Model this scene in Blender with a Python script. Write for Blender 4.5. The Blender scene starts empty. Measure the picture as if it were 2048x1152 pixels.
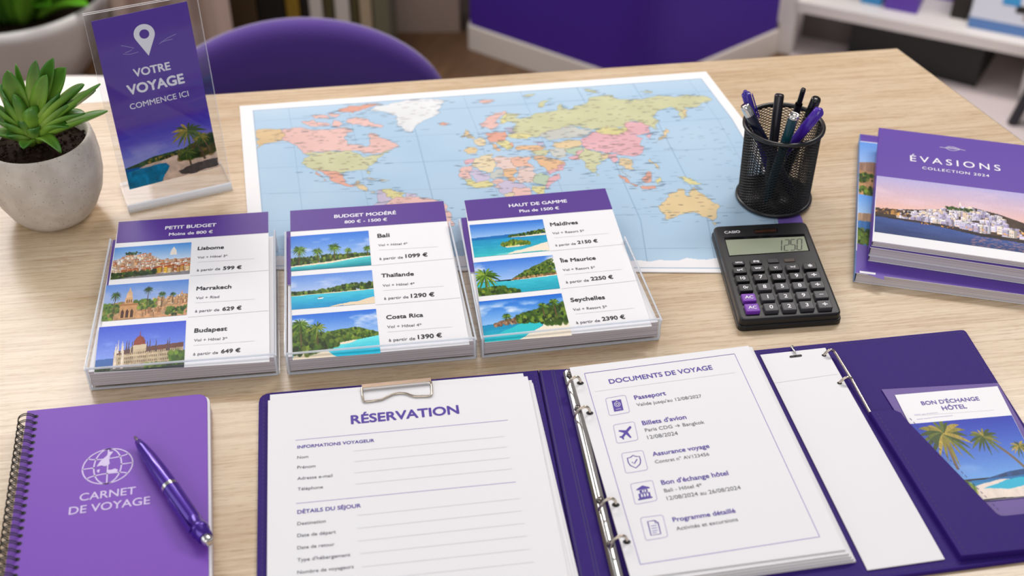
import bpy, math, random
import numpy as np
from mathutils import Vector, Matrix

random.seed(7); RNG = np.random.default_rng(7)
SC = bpy.context.scene
COL = SC.collection

# ------------------------------------------------------------------ camera
H = 1.46; T = 0.75                      # eye height and table height in metres
FPX = 2632.0; PITCH = math.radians(38.8); ROLL = math.radians(-0.15)
cam = bpy.data.cameras.new('camera'); cam_ob = bpy.data.objects.new('camera', cam); COL.objects.link(cam_ob)
cam.sensor_width = 36.0; cam.lens = FPX / 2048 * 36.0
cam.clip_start = 0.02; cam.clip_end = 50
cam_ob.location = (0, 0, H)
cam_ob.rotation_euler = (Matrix.Rotation(math.pi/2 - PITCH, 3, 'X') @ Matrix.Rotation(ROLL, 3, 'Z')).to_euler()
cam.dof.use_dof = True; cam.dof.focus_distance = 1.08; cam.dof.aperture_fstop = 5.6
SC.camera = cam_ob

# ------------------------------------------------------------------ world, lights, exposure
SC.view_settings.view_transform = 'Standard'; SC.view_settings.look = 'None'
SC.view_settings.gamma = 1.0; SC.view_settings.use_curve_mapping = False
SC.view_settings.exposure = -0.14
SC.cycles.transparent_max_bounces = 24
w = bpy.data.worlds.new('room_light'); SC.world = w; w.use_nodes = True
w.node_tree.nodes['Background'].inputs[0].default_value = (0.93, 0.95, 1.0, 1)
w.node_tree.nodes['Background'].inputs[1].default_value = 0.29

def area(name, loc, target, sx, sy, power, color):
    l = bpy.data.lights.new(name, 'AREA'); l.shape = 'RECTANGLE'; l.size = sx; l.size_y = sy
    l.energy = power; l.color = color
    o = bpy.data.objects.new(name, l); COL.objects.link(o); o.location = loc
    o.rotation_euler = (Vector(target) - Vector(loc)).to_track_quat('-Z', 'Y').to_euler()
    return o
area('window_daylight', (-1.12, 2.62, 1.86), (-0.15, 0.95, T), 1.1, 0.9, 17, (0.99, 0.99, 1.0))
area('side_window_daylight', (-2.4, 0.5, 2.0), (0, 0.9, T), 1.6, 1.6, 12, (0.96, 0.98, 1.0))
area('ceiling_panel', (0.5, 1.1, 2.75), (0.4, 1.0, T), 2.0, 1.4, 9, (1.0, 0.97, 0.93))
area('room_light_behind', (-0.3, -1.3, 1.7), (-0.1, 1.1, T), 2.0, 1.2, 17, (1.0, 0.97, 0.94))  # added fill behind the camera, lifts the pot and sign fronts
area('corner_ceiling_panel', (-0.8, 2.3, 2.2), (-0.95, 2.62, 0.1), 1.0, 0.25, 17, (1.0, 0.96, 0.93))  # unseen fill added to brighten the planter and wall corner
area('far_ceiling_panel', (1.0, 2.3, 2.6), (1.0, 2.4, 0.0), 1.2, 0.4, 41, (1.0, 0.95, 0.91))  # extra fill added over the dim shelf, stands for no real fitting

# ------------------------------------------------------------------ measuring helpers
_F = np.array([0, math.cos(PITCH), -math.sin(PITCH)]); _R0 = np.array([1., 0, 0]); _U0 = np.cross(_R0, _F)
_c, _s = math.cos(ROLL), math.sin(ROLL)
_R = _c*_R0 + _s*_U0; _U = -_s*_R0 + _c*_U0; _O = np.array([0, 0, H])
Z = np.array([0, 0, 1.0])
def ray(x, y): return (x-1024)/FPX*_R - (y-576)/FPX*_U + _F
class Plane:
    """a flat surface in the room; pt() gives the point of it seen at a place of the photograph"""
    def __init__(s, P, N):
        s.P = np.array(P, float); s.N = np.array(N, float); s.N /= np.linalg.norm(s.N)
    def pt(s, x, y, h=0.0):
        d = ray(x, y); P = s.P + s.N*h
        return _O + d*((P-_O) @ s.N)/(d @ s.N)
def PZ(z): return Plane((0, 0, z), Z)
def at(x, y, z=T): return PZ(z).pt(x, y)
def aty(x, y, Y): return Plane((0, Y, 0), (0, 1, 0)).pt(x, y)
def unit(v): v = np.array(v, float); return v/np.linalg.norm(v)

# ------------------------------------------------------------------ materials
MATS = {}
def s2l(c):
    c = np.asarray(c, float)/255.0
    return np.where(c <= .04045, c/12.92, ((c+.055)/1.055)**2.4)
def hexc(h): return tuple(int(h[i:i+2], 16) for i in (0, 2, 4))
def lin(c):
    if isinstance(c, str): c = hexc(c)
    return tuple(float(x) for x in s2l(c)) + (1.0,)
def mat(name, color, rough=0.5, metal=0.0, spec=0.5, coat=0.0, sheen=0.0, bump=0.0, bscale=400, vary=0.0, vscale=30):
    m = bpy.data.materials.new(name); m.use_nodes = True; MATS[name] = m
    nt = m.node_tree; b = nt.nodes['Principled BSDF']
    b.inputs['Base Color'].default_value = lin(color); b.inputs['Roughness'].default_value = rough
    b.inputs['Metallic'].default_value = metal; b.inputs['Specular IOR Level'].default_value = spec
    b.inputs['Coat Weight'].default_value = coat; b.inputs['Sheen Weight'].default_value = sheen
    if vary or bump:
        tc = nt.nodes.new('ShaderNodeTexCoord')
    if vary:
        n = nt.nodes.new('ShaderNodeTexNoise'); n.inputs['Scale'].default_value = vscale; n.inputs['Detail'].default_value = 4
        nt.links.new(tc.outputs['Object'], n.inputs['Vector'])
        mx = nt.nodes.new('ShaderNodeMix'); mx.data_type = 'RGBA'
        c = np.array(lin(color)[:3]); mx.inputs['A'].default_value = (*np.clip(c*(1-vary), 0, 1), 1); mx.inputs['B'].default_value = (*np.clip(c*(1+vary), 0, 1), 1)
        nt.links.new(n.outputs['Fac'], mx.inputs['Factor']); nt.links.new(mx.outputs['Result'], b.inputs['Base Color'])
    if bump:
        n2 = nt.nodes.new('ShaderNodeTexNoise'); n2.inputs['Scale'].default_value = bscale; n2.inputs['Detail'].default_value = 3
        nt.links.new(tc.outputs['Object'], n2.inputs['Vector'])
        bp = nt.nodes.new('ShaderNodeBump'); bp.inputs['Strength'].default_value = bump; bp.inputs['Distance'].default_value = 0.001
        nt.links.new(n2.outputs['Fac'], bp.inputs['Height']); nt.links.new(bp.outputs['Normal'], b.inputs['Normal'])
    return m
def mat_print(name, rough=0.35, spec=0.4):
    m = mat(name, 'ffffff', rough, spec=spec)
    a = m.node_tree.nodes.new('ShaderNodeAttribute'); a.attribute_name = 'ink'
    m.node_tree.links.new(a.outputs['Color'], m.node_tree.nodes['Principled BSDF'].inputs['Base Color'])
    return m
def mat_acrylic(name, tint, gloss_rough, base, milk=0.0):
    """clear sheet: lets light through, mirrors at grazing angles"""
    m = bpy.data.materials.new(name); m.use_nodes = True; MATS[name] = m; nt = m.node_tree
    nt.nodes.remove(nt.nodes['Principled BSDF']); out = nt.nodes['Material Output']
    t = nt.nodes.new('ShaderNodeBsdfTransparent'); t.inputs[0].default_value = tint
    g = nt.nodes.new('ShaderNodeBsdfGlossy'); g.inputs['Roughness'].default_value = gloss_rough; g.inputs[0].default_value = (1, 1, 1, 1)
    f = nt.nodes.new('ShaderNodeFresnel'); f.inputs[0].default_value = 1.36
    a = nt.nodes.new('ShaderNodeMath'); a.operation = 'ADD'; a.inputs[1].default_value = base; a.use_clamp = True
    mx = nt.nodes.new('ShaderNodeMixShader')
    ge = nt.nodes.new('ShaderNodeNewGeometry'); iv = nt.nodes.new('ShaderNodeMath'); iv.operation = 'SUBTRACT'; iv.inputs[0].default_value = 1.0
    mu = nt.nodes.new('ShaderNodeMath'); mu.operation = 'MULTIPLY'      # only the outer side mirrors
    nt.links.new(ge.outputs['Backfacing'], iv.inputs[1]); nt.links.new(f.outputs[0], a.inputs[0]); nt.links.new(a.outputs[0], mu.inputs[0]); nt.links.new(iv.outputs[0], mu.inputs[1]); nt.links.new(mu.outputs[0], mx.inputs[0])
    nt.links.new(t.outputs[0], mx.inputs[1]); nt.links.new(g.outputs[0], mx.inputs[2])
    last = mx.outputs[0]
    if milk:                                                            # white mixed in stands for light leaving the cut edges
        d = nt.nodes.new('ShaderNodeBsdfTranslucent'); d.inputs[0].default_value = (.95, .97, 1, 1); d2 = nt.nodes.new('ShaderNodeBsdfDiffuse'); d2.inputs[0].default_value = (.95, .97, 1, 1)
        ad = nt.nodes.new('ShaderNodeMixShader'); nt.links.new(d.outputs[0], ad.inputs[1]); nt.links.new(d2.outputs[0], ad.inputs[2])
        m2 = nt.nodes.new('ShaderNodeMixShader'); m2.inputs[0].default_value = milk; nt.links.new(last, m2.inputs[1]); nt.links.new(ad.outputs[0], m2.inputs[2]); last = m2.outputs[0]
    nt.links.new(last, out.inputs[0])
    return m

def mat_wood(name, c_light, c_mid, c_dark, rough, angle, sx=1.0):
    m = mat(name, 'ffffff', rough, spec=0.45); nt = m.node_tree; b = nt.nodes['Principled BSDF']; L = nt.links; b.inputs['Specular IOR Level'].default_value = 0.6
    tc = nt.nodes.new('ShaderNodeTexCoord'); mp = nt.nodes.new('ShaderNodeMapping')
    mp.inputs['Rotation'].default_value = (0, 0, -angle); L.new(tc.outputs['Object'], mp.inputs['Vector'])
    def noise(scale, vec, detail=4, dist=0.0):
        q = nt.nodes.new('ShaderNodeMapping'); q.inputs['Scale'].default_value = vec; L.new(mp.outputs[0], q.inputs['Vector'])
        n = nt.nodes.new('ShaderNodeTexNoise'); n.inputs['Scale'].default_value = scale; n.inputs['Detail'].default_value = detail
        n.inputs['Distortion'].default_value = dist; L.new(q.outputs[0], n.inputs['Vector']); return n.outputs['Fac']
    def ramp(fac, stops):
        r = nt.nodes.new('ShaderNodeValToRGB'); e = r.color_ramp.elements
        e[0].position, e[0].color = stops[0]; e[1].position, e[1].color = stops[1]
        for p, c in stops[2:]:
            k = e.new(p); k.color = c
        L.new(fac, r.inputs[0]); return r.outputs[0]
    def mix(mode, fac, a, c):
        x = nt.nodes.new('ShaderNodeMix'); x.data_type = 'RGBA'; x.blend_type = mode; x.inputs['Factor'].default_value = fac
        L.new(a, x.inputs['A']); L.new(c, x.inputs['B']); return x.outputs['Result']
    broad = ramp(noise(3.0*sx, (1.2, 9.0, 1), 3, 0.6), [(0.30, lin(c_mid)), (0.68, lin(c_light))])
    grain = ramp(noise(10.0*sx, (1.2, 40.0, 1), 5, 0.3), [(0.36, lin(c_dark)), (0.56, lin('ffffff'))])
    pores = ramp(noise(26.0*sx, (3.2, 44.0, 1), 2, 0.0), [(0.34, lin('c9b6a0')), (0.46, lin('ffffff'))])
    c = mix('MULTIPLY', 0.36, broad, grain); c = mix('MULTIPLY', 0.42, c, pores)
    L.new(c, b.inputs['Base Color'])
    return m

def mat_stripes(name, c0, c1, scale, axis=2, rough=0.7):
    """edges of a stack of paper: fine parallel lines"""
    m = mat(name, c0, rough, spec=0.2); nt = m.node_tree; L = nt.links
    tc = nt.nodes.new('ShaderNodeTexCoord'); mp = nt.nodes.new('ShaderNodeMapping')
    sc = [3, 3, 3]; sc[axis] = scale; mp.inputs['Scale'].default_value = sc
    n = nt.nodes.new('ShaderNodeTexNoise'); n.inputs['Scale'].default_value = 1.0; n.inputs['Detail'].default_value = 3
    r = nt.nodes.new('ShaderNodeValToRGB'); e = r.color_ramp.elements
    e[0].position = .38; e[0].color = lin(c0); e[1].position = .6; e[1].color = lin(c1)
    L.new(tc.outputs['Object'], mp.inputs[0]); L.new(mp.outputs[0], n.inputs['Vector']); L.new(n.outputs['Fac'], r.inputs[0])
    L.new(r.outputs[0], nt.nodes['Principled BSDF'].inputs['Base Color'])
    return m

YAW = math.radians(7.3)
mat_wood('light_oak', 'dec9ad', 'cfb694', 'be9e7b', 0.27, YAW)
mat_wood('floor_oak', '75563a', '66482f', '4c3422', 0.5, 1.2)
mat('edge_band', '4a3c30', 0.5)
mat('paper', 'f1f0f3', 0.6, spec=0.25)
mat('paper_warm', 'efecec', 0.6, spec=0.25)
mat('card_white', 'f2f1f4', 0.42, spec=0.35)
mat('violet_print', '573692', 0.4, spec=0.35)
mat('sign_violet', '5a38a2', 0.4, spec=0.3)
mat('cover_violet', '5e3ca6', 0.32, spec=0.5, coat=0.1)
mat('notebook_violet', '7e4abb', 0.5, spec=0.35, bump=0.06, bscale=900)
mat('ink_violet', '4a2fa0', 0.5)
mat('ink_line_violet', '8d83c8', 0.5)
mat('ink_black', '1d1d26', 0.5)
mat('ink_grey', '5a5966', 0.5)
mat('ink_line', 'cfced6', 0.5)
mat('ink_seam', 'b9b8c0', 0.5)
mat('ink_white', 'f4f2f8', 0.5)
mat('ink_lilac', 'd9c8f0', 0.5)
mat('ink_box', 'a9a3cf', 0.5)
mat('hole_dark', '15151a', 0.6)
mat_print('photo_print', 0.4, 0.2); mat_print('map_print', 0.6, 0.25)
mat_stripes('paper_edges', 'b8aeb2', 'd9d2d5', 1500)
mat_stripes('paper_edges_white', 'd5cfcd', 'eeeae8', 2600)
mat('leatherette', '341d74', 0.5, spec=0.14, bump=0.25, bscale=1300)
mat('stitch', '2c1a63', 0.6)
mat('leatherette_seam', '36216f', 0.5)
mat('chrome', 'd9d7d4', 0.14, metal=1.0)
mat('warm_chrome', 'cfc3b4', 0.2, metal=1.0)
mat('dark_chrome', '77716c', 0.22, metal=1.0)
mat_acrylic('acrylic', (0.97, 0.975, 0.985, 1), 0.03, 0.0)
mat_acrylic('acrylic_edge', (0.82, 0.85, 0.90, 1), 0.12, 0.10, 0.22)
mat_acrylic('acrylic_edge_highlight', (0.95, 0.97, 1.0, 1), 0.2, 0.10, 0.72)
mat('black_plastic', '17171a', 0.32, spec=0.5)
mat('black_glossy', '0c0c0e', 0.12, spec=0.6)
mat('key_black', '1a1a1d', 0.36); mat('key_grey', '3f3e42', 0.42); mat('key_violet', '7b35b0', 0.38)
mat('lcd', '9aa18c', 0.2, spec=0.5); mat('lcd_ink', '2a2c26', 0.5)
mat('solar_cell', '3a2417', 0.15, spec=0.6); mat('key_brown', '3b2a1d', 0.4)
mat('black_metal', '101012', 0.3, metal=0.0, spec=0.6)
mat('pen_violet', '4a26a8', 0.2, coat=0.4); mat('pen_dark_violet', '37209a', 0.22, coat=0.4)
mat('pen_navy', '12152c', 0.2, coat=0.3); mat('pen_black', '0e0e10', 0.2, coat=0.3)
mat('pen_gunmetal', '3e3c3f', 0.28, metal=0.75); mat('pen_teal', '0f4552', 0.25, metal=0.3, coat=0.3)
mat('pen_metallic_violet', '4b229c', 0.24, metal=0.45, coat=0.5)
mat('soil', '2b1d14', 0.9, spec=0.2, bump=0.5, bscale=300, vary=0.6, vscale=350)
mat('velvet', '51308a', 0.85, spec=0.15, sheen=0.9, bump=0.15, bscale=700)
mat('curtain_beige', 'c3aa9d', 0.9, spec=0.1, sheen=0.2); mat('plaster', 'bba698', 0.9, spec=0.2); mat('skirting_white', 'e6dbd2', 0.6)
mat('counter_violet', '482597', 0.6, spec=0.3); mat('white_lacquer', 'efe8e2', 0.5)
mat('rug_grey', 'd8cbca', 0.95, spec=0.1, bump=0.3, bscale=200)
mat('box_black', '201e1e', 0.6); mat('panel_grey', '6e6663', 0.7)
mat('box_violet', '6a43b8', 0.5); mat('box_blue', '3f9ad6', 0.5); mat('dark_stuff', '2b2420', 0.7)
mat('display_white', 'dfe2ee', 0.4); mat('display_blue', '5f86c0', 0.4)
mat('binder_brown', '4a3820', 0.6); mat('binder_black', '0d0a08', 0.6); mat('binder_mustard', '8d701c', 0.6)
mat('binder_white', 'cfc6be', 0.6); mat('binder_olive', '4d4527', 0.6); mat('binder_beige', 'b19f83', 0.6); mat('binder_sage', '6e6a55', 0.6)
mat('ceramic_white', 'e9e5e2', 0.35); mat('orange_fabric', 'c4683f', 0.8); mat('stool_dark', '26242c', 0.5)
mat('blurred_leaf', '4f8f1f', 0.5); mat('dark_leaf', '2f5218', 0.5)
mat('metal_leg', '8c8a88', 0.35, metal=0.8)

def mat_concrete():
    m = mat('concrete', 'cfc6bd', 0.8, spec=0.2, bump=0.25, bscale=260); nt = m.node_tree; L = nt.links
    tc = nt.nodes.new('ShaderNodeTexCoord')
    v = nt.nodes.new('ShaderNodeTexVoronoi'); v.inputs['Scale'].default_value = 420; L.new(tc.outputs['Object'], v.inputs['Vector'])
    n = nt.nodes.new('ShaderNodeTexNoise'); n.inputs['Scale'].default_value = 60; n.inputs['Detail'].default_value = 4; L.new(tc.outputs['Object'], n.inputs['Vector'])
    # only some of the cells carry a dark speck
    lt = nt.nodes.new('ShaderNodeMath'); lt.operation = 'LESS_THAN'; lt.inputs[1].default_value = 0.21; L.new(v.outputs['Distance'], lt.inputs[0])
    sp = nt.nodes.new('ShaderNodeSeparateColor'); L.new(v.outputs['Color'], sp.inputs[0])
    g = nt.nodes.new('ShaderNodeMath'); g.operation = 'GREATER_THAN'; g.inputs[1].default_value = 0.66; L.new(sp.outputs[0], g.inputs[0])
    mu = nt.nodes.new('ShaderNodeMath'); mu.operation = 'MULTIPLY'; L.new(lt.outputs[0], mu.inputs[0]); L.new(g.outputs[0], mu.inputs[1])
    r = nt.nodes.new('ShaderNodeValToRGB'); e = r.color_ramp.elements; e[0].position = .3; e[0].color = lin('c3b9af'); e[1].position = .7; e[1].color = lin('d9d1c8'); L.new(n.outputs['Fac'], r.inputs[0])
    x = nt.nodes.new('ShaderNodeMix'); x.data_type = 'RGBA'; x.inputs['B'].default_value = lin('a0958a')
    L.new(mu.outputs[0], x.inputs['Factor']); L.new(r.outputs[0], x.inputs['A']); L.new(x.outputs['Result'], nt.nodes['Principled BSDF'].inputs['Base Color'])
mat_concrete()
def mat_leaf():
    m = mat('succulent_leaf', 'ffffff', 0.3, spec=0.5); nt = m.node_tree
    a = nt.nodes.new('ShaderNodeAttribute'); a.attribute_name = 'ink'
    nt.links.new(a.outputs['Color'], nt.nodes['Principled BSDF'].inputs['Base Color'])
    b = nt.nodes['Principled BSDF']; b.inputs['Subsurface Weight'].default_value = 0.08; b.inputs['Subsurface Radius'].default_value = (0.3, 0.6, 0.1); b.inputs['Subsurface Scale'].default_value = 0.004
mat_leaf()

# ------------------------------------------------------------------ mesh builder
class MB:
    def __init__(s): s.b = []
    def add(s, v, f, m, smooth=False, col=None):
        s.b.append((np.asarray(v, float).reshape(-1, 3), f, m, smooth, col)); return s
    def build(s, name, parent=None, origin=None, mod=None):
        me = bpy.data.meshes.new(name)
        org = np.array(parent.location if parent else (origin if origin is not None else (0, 0, 0)), float)
        mats = []; V = []; LI = []; LT = []; MI = []; SM = []; C = []; off = 0; has = any(x[4] is not None for x in s.b)
        for v, f, m, sm, col in s.b:
            if m not in mats: mats.append(m)
            k = mats.index(m); V.append(v)
            if isinstance(f, np.ndarray):
                LI.append((f+off).ravel()); LT.append(np.full(len(f), f.shape[1])); n = len(f)
            else:
                LI.append(np.array([i+off for q in f for i in q], int)); LT.append(np.array([len(q) for q in f], int)); n = len(f)
            MI.append(np.full(n, k)); SM.append(np.full(n, sm))
            if has:
                C.append(np.ones((len(v), 4)) if col is None else np.c_[col, np.ones(len(v))])
            off += len(v)
        V = np.concatenate(V)-org; LI = np.concatenate(LI); LT = np.concatenate(LT)
        me.vertices.add(len(V)); me.vertices.foreach_set('co', V.ravel())
        me.loops.add(len(LI)); me.loops.foreach_set('vertex_index', LI.astype(np.int32))
        me.polygons.add(len(LT)); me.polygons.foreach_set('loop_start', np.r_[0, np.cumsum(LT)[:-1]].astype(np.int32))
        me.polygons.foreach_set('material_index', np.concatenate(MI).astype(np.int32))
        me.polygons.foreach_set('use_smooth', np.concatenate(SM).astype(bool))
        if has:
            at_ = me.attributes.new('ink', 'FLOAT_COLOR', 'POINT'); at_.data.foreach_set('color', np.concatenate(C).astype(np.float32).ravel())
        for m in mats: me.materials.append(MATS[m])
        me.update(calc_edges=True); me.validate()
        o = bpy.data.objects.new(name, me); COL.objects.link(o)
        if parent: o.parent = parent
        else: o.location = org
        return o
    # ---- solids
    def poly(s, pts, m): return s.add(pts, [list(range(len(pts)))], m)
    def prism(s, pts, z0, z1, m, side=None, bev=0.0, bottom=True):
        """outline pts (xy, any winding) between two heights, top edge rounded by bev"""
        p = np.array([q[:2] for q in pts], float)
        a = 0.5*np.sum(p[:, 0]*np.roll(p[:, 1], -1)-np.roll(p[:, 0], -1)*p[:, 1])
        if a < 0: p = p[::-1]
        n = len(p); side = side or m
        rings = [(p, z0)]
        if bev > 0:
            d = np.roll(p, -1, 0)-p; d /= np.maximum(np.linalg.norm(d, axis=1, keepdims=True), 1e-9); nn = np.c_[d[:, 1], -d[:, 0]]
            av = nn+np.roll(nn, 1, 0); av /= np.maximum(np.sum(av*nn, 1, keepdims=True), 0.3)
            for t in (0, 30, 60, 90):
                r = math.radians(t); rings.append((p-av*bev*(1-math.cos(r)), z1-bev+bev*math.sin(r)))
        else: rings.append((p, z1))
        v = np.concatenate([np.c_[q, np.full(n, z)] for q, z in rings]); f = []
        for k in range(len(rings)-1):
            f += [[k*n+i, k*n+(i+1) % n, (k+1)*n+(i+1) % n, (k+1)*n+i] for i in range(n)]
        s.add(v, f, side)
        t = len(rings)-1
        s.add(v[t*n:], [list(range(n))], m)
        if bottom: s.add(v[:n], [list(range(n))[::-1]], m)
        return s
    def slab(s, c8, m, edge=None):
        """c8: four corners of one face then four of the other; the two large faces m, the narrow ones edge"""
        edge = edge or m
        s.add(c8, [[0, 1, 2, 3], [7, 6, 5, 4]], m); s.add(c8, [[0, 4, 5, 1], [1, 5, 6, 2], [2, 6, 7, 3], [3, 7, 4, 0]], edge); return s
    def plate(s, quad, th, m, edge=None):
        q = np.array(quad, float); n = unit(np.cross(q[1]-q[0], q[3]-q[0])); return s.slab(np.r_[q, q-n*th], m, edge)
    def box(s, c, d, m, yaw=0.0):
        x, y, z = d; a = math.cos(yaw); b = math.sin(yaw); ex = np.array([a, b, 0]); ey = np.array([-b, a, 0]); c = np.array(c, float)
        k = [c+ex*i*x/2+ey*j*y/2 for i, j in ((-1, -1), (1, -1), (1, 1), (-1, 1))]
        return s.slab(np.r_[np.array(k)+Z*z/2, np.array(k)-Z*z/2], m)
    def tube(s, path, r, m, n=8, closed=False, cap=True):
        P = np.array(path, float); k = len(P); R = np.full(k, r) if np.isscalar(r) else np.array(r, float)
        tan = np.roll(P, -1, 0)-np.roll(P, 1, 0)
        if not closed: tan[0] = P[1]-P[0]; tan[-1] = P[-1]-P[-2]
        tan /= np.maximum(np.linalg.norm(tan, axis=1, keepdims=True), 1e-12)
        up = np.array([0, 0, 1.0]) if abs(tan[0][2]) < .9 else np.array([1.0, 0, 0])
        v = []
        a = np.linspace(0, 2*math.pi, n, endpoint=False)
        for i in range(k):
            e1 = up-tan[i]*(up @ tan[i]); e1 = unit(e1); up = e1; e2 = np.cross(tan[i], e1)
            v.append(P[i]+R[i]*(np.outer(np.cos(a), e1)+np.outer(np.sin(a), e2)))
        v = np.concatenate(v); f = []
        for i in range(k if closed else k-1):
            j = (i+1) % k
            f += [[i*n+q, i*n+(q+1) % n, j*n+(q+1) % n, j*n+q] for q in range(n)]
        s.add(v, f, m, True)
        if cap and not closed: s.add(v[:n], [list(range(n))[::-1]], m); s.add(v[-n:], [list(range(n))], m)
        return s
    def lathe(s, prof, m, c=(0, 0, 0), axis=(0, 0, 1), n=32, smooth=True, squash=1.0):
        """prof: (distance along axis, radius)"""
        ax = unit(axis); e1 = unit(np.cross(ax, (0.3, 1, 0.1))); e2 = np.cross(ax, e1); c = np.array(c, float)
        a = np.linspace(0, 2*math.pi, n, endpoint=False); ring = np.outer(np.cos(a), e1)+squash*np.outer(np.sin(a), e2)
        v = np.concatenate([c+ax*t+ring*max(r, 1e-6) for t, r in prof]); f = []
        for k in range(len(prof)-1):
            f += [[k*n+i, k*n+(i+1) % n, (k+1)*n+(i+1) % n, (k+1)*n+i] for i in range(n)]
        s.add(v, f, m, smooth); return s
    # ---- prints
    def raster(s, img, grid, m='photo_print'):
        """img h x w x 3 in display colours, grid h x w x 3 points"""
        h, w_ = img.shape[:2]; i = np.arange(h*w_).reshape(h, w_)
        f = np.stack([i[1:, :-1], i[1:, 1:], i[:-1, 1:], i[:-1, :-1]], -1).reshape(-1, 4)
        return s.add(grid.reshape(-1, 3), f, m, False, s2l(np.clip(img, 0, 255)).reshape(-1, 3))
    def photo(s, img, quad, pl, h=0.0001, m='photo_print'):
        q = [pl.pt(x, y, h) for x, y in quad]; hh, ww = img.shape[:2]
        u = np.linspace(0, 1, ww)[None, :, None]; v = np.linspace(0, 1, hh)[:, None, None]
        g = (1-v)*((1-u)*q[0]+u*q[1])+v*((1-u)*q[3]+u*q[2])
        return s.raster(img, g, m)
    def quad(s, pts, pl, m, h=0.00008): return s.poly([pl.pt(x, y, h) for x, y in pts][::-1], m)
    def line(s, A, B, w_, pl, m, h=0.00012):
        a, b = pl.pt(*A, h), pl.pt(*B, h); d = np.cross(pl.N, unit(b-a))*w_/2
        return s.poly([a-d, b-d, b+d, a+d], m)
    def stroke(s, pts, w_, m, nrm=Z, closed=False):
        """flat ribbon along 3D points"""
        P = np.array(pts, float); k = len(P); t = np.roll(P, -1, 0)-np.roll(P, 1, 0)
        if not closed: t[0] = P[1]-P[0]; t[-1] = P[-1]-P[-2]
        t /= np.linalg.norm(t, axis=1, keepdims=True); d = np.cross(nrm, t)*w_/2
        v = np.r_[P-d, P+d]; f = [[i, (i+1) % k, k+(i+1) % k, k+i] for i in range(k if closed else k-1)]
        return s.add(v, f, m)
    def centred(s, st, C, up, size, pl, m, h=0.00013, bold=0.02):
        """one short mark of a fixed height, centred at a place; up: a place above it"""
        c = pl.pt(*C, h); ey = unit(pl.pt(*up, h)-c); ex = np.cross(ey, pl.N); v, f, x0, x1 = glyphs(st, 1.0); y0, y1 = v[:, 1].min(), v[:, 1].max(); k = size/.7
        for i, q in enumerate(np.linspace(0, 2*math.pi, 8, endpoint=False)):
            s.add(c+pl.N*(i*6e-6)+np.outer((v[:, 0]-(x0+x1)/2+bold*math.cos(q))*k, ex)+np.outer((v[:, 1]-(y0+y1)/2+bold*math.sin(q))*k, ey), f, m)
        return s
    def text(s, st, A, B, pl, m, h=0.00013, bold=0.0, vs=1.0, track=1.0):
        a, b = pl.pt(*A, h), pl.pt(*B, h); v, f, x0, x1 = glyphs(st, track)
        ex = unit(b-a); ey = np.cross(pl.N, ex); k = np.linalg.norm(b-a)/(x1-x0+2*bold)
        offs = [(0, 0)] if not bold else [(bold*math.cos(q), bold*math.sin(q)) for q in np.linspace(0, 2*math.pi, 8, endpoint=False)]
        for i, (dx, dy) in enumerate(offs):
            s.add(a+pl.N*(i*6e-6)+np.outer((v[:, 0]-x0+bold+dx)*k, ex)+np.outer((v[:, 1]+dy)*k*vs, ey), f, m)
        return s
_G = {}
def glyphs(st, track):
    key = (st, track)
    if key not in _G:
        c = bpy.data.curves.new('lettering', 'FONT'); c.body = st; c.size = 1.0; c.resolution_u = 4; c.space_character = track
        o = bpy.data.objects.new('lettering', c); me = bpy.data.meshes.new_from_object(o)
        v = np.array([q.co[:] for q in me.vertices]); f = [list(p.vertices) for p in me.polygons]
        bpy.data.objects.remove(o); bpy.data.curves.remove(c); bpy.data.meshes.remove(me)
        _G[key] = (v, f, v[:, 0].min(), v[:, 0].max())
    return _G[key]

def tag(o, label, cat, group=None, kind=None):
    if label: o['label'] = label
    if cat: o['category'] = cat
    if group: o['group'] = group
    if kind: o['kind'] = kind
    return o
def thing(name, label, cat, loc, group=None):
    o = bpy.data.objects.new(name, None); o.empty_display_size = 0.02; COL.objects.link(o); o.location = tuple(float(x) for x in loc)
    return tag(o, label, cat, group)
def rrect(q, r, n=5):
    """polygon corners rounded by radius r (metres)"""
    q = np.array(q, float); out = []
    for i in range(len(q)):
        p = q[i]; a = unit(q[i-1]-p); b = unit(q[(i+1) % len(q)]-p); rr = r[i] if isinstance(r, (list, tuple)) else r
        if rr <= 0: out.append(p); continue
        for t in np.linspace(0, 1, n): out.append((1-t)**2*(p+a*rr)+2*t*(1-t)*p+t*t*(p+b*rr))
    return np.array(out)
def lerp(a, b, t): return np.asarray(a, float)*(1-t)+np.asarray(b, float)*t
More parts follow.
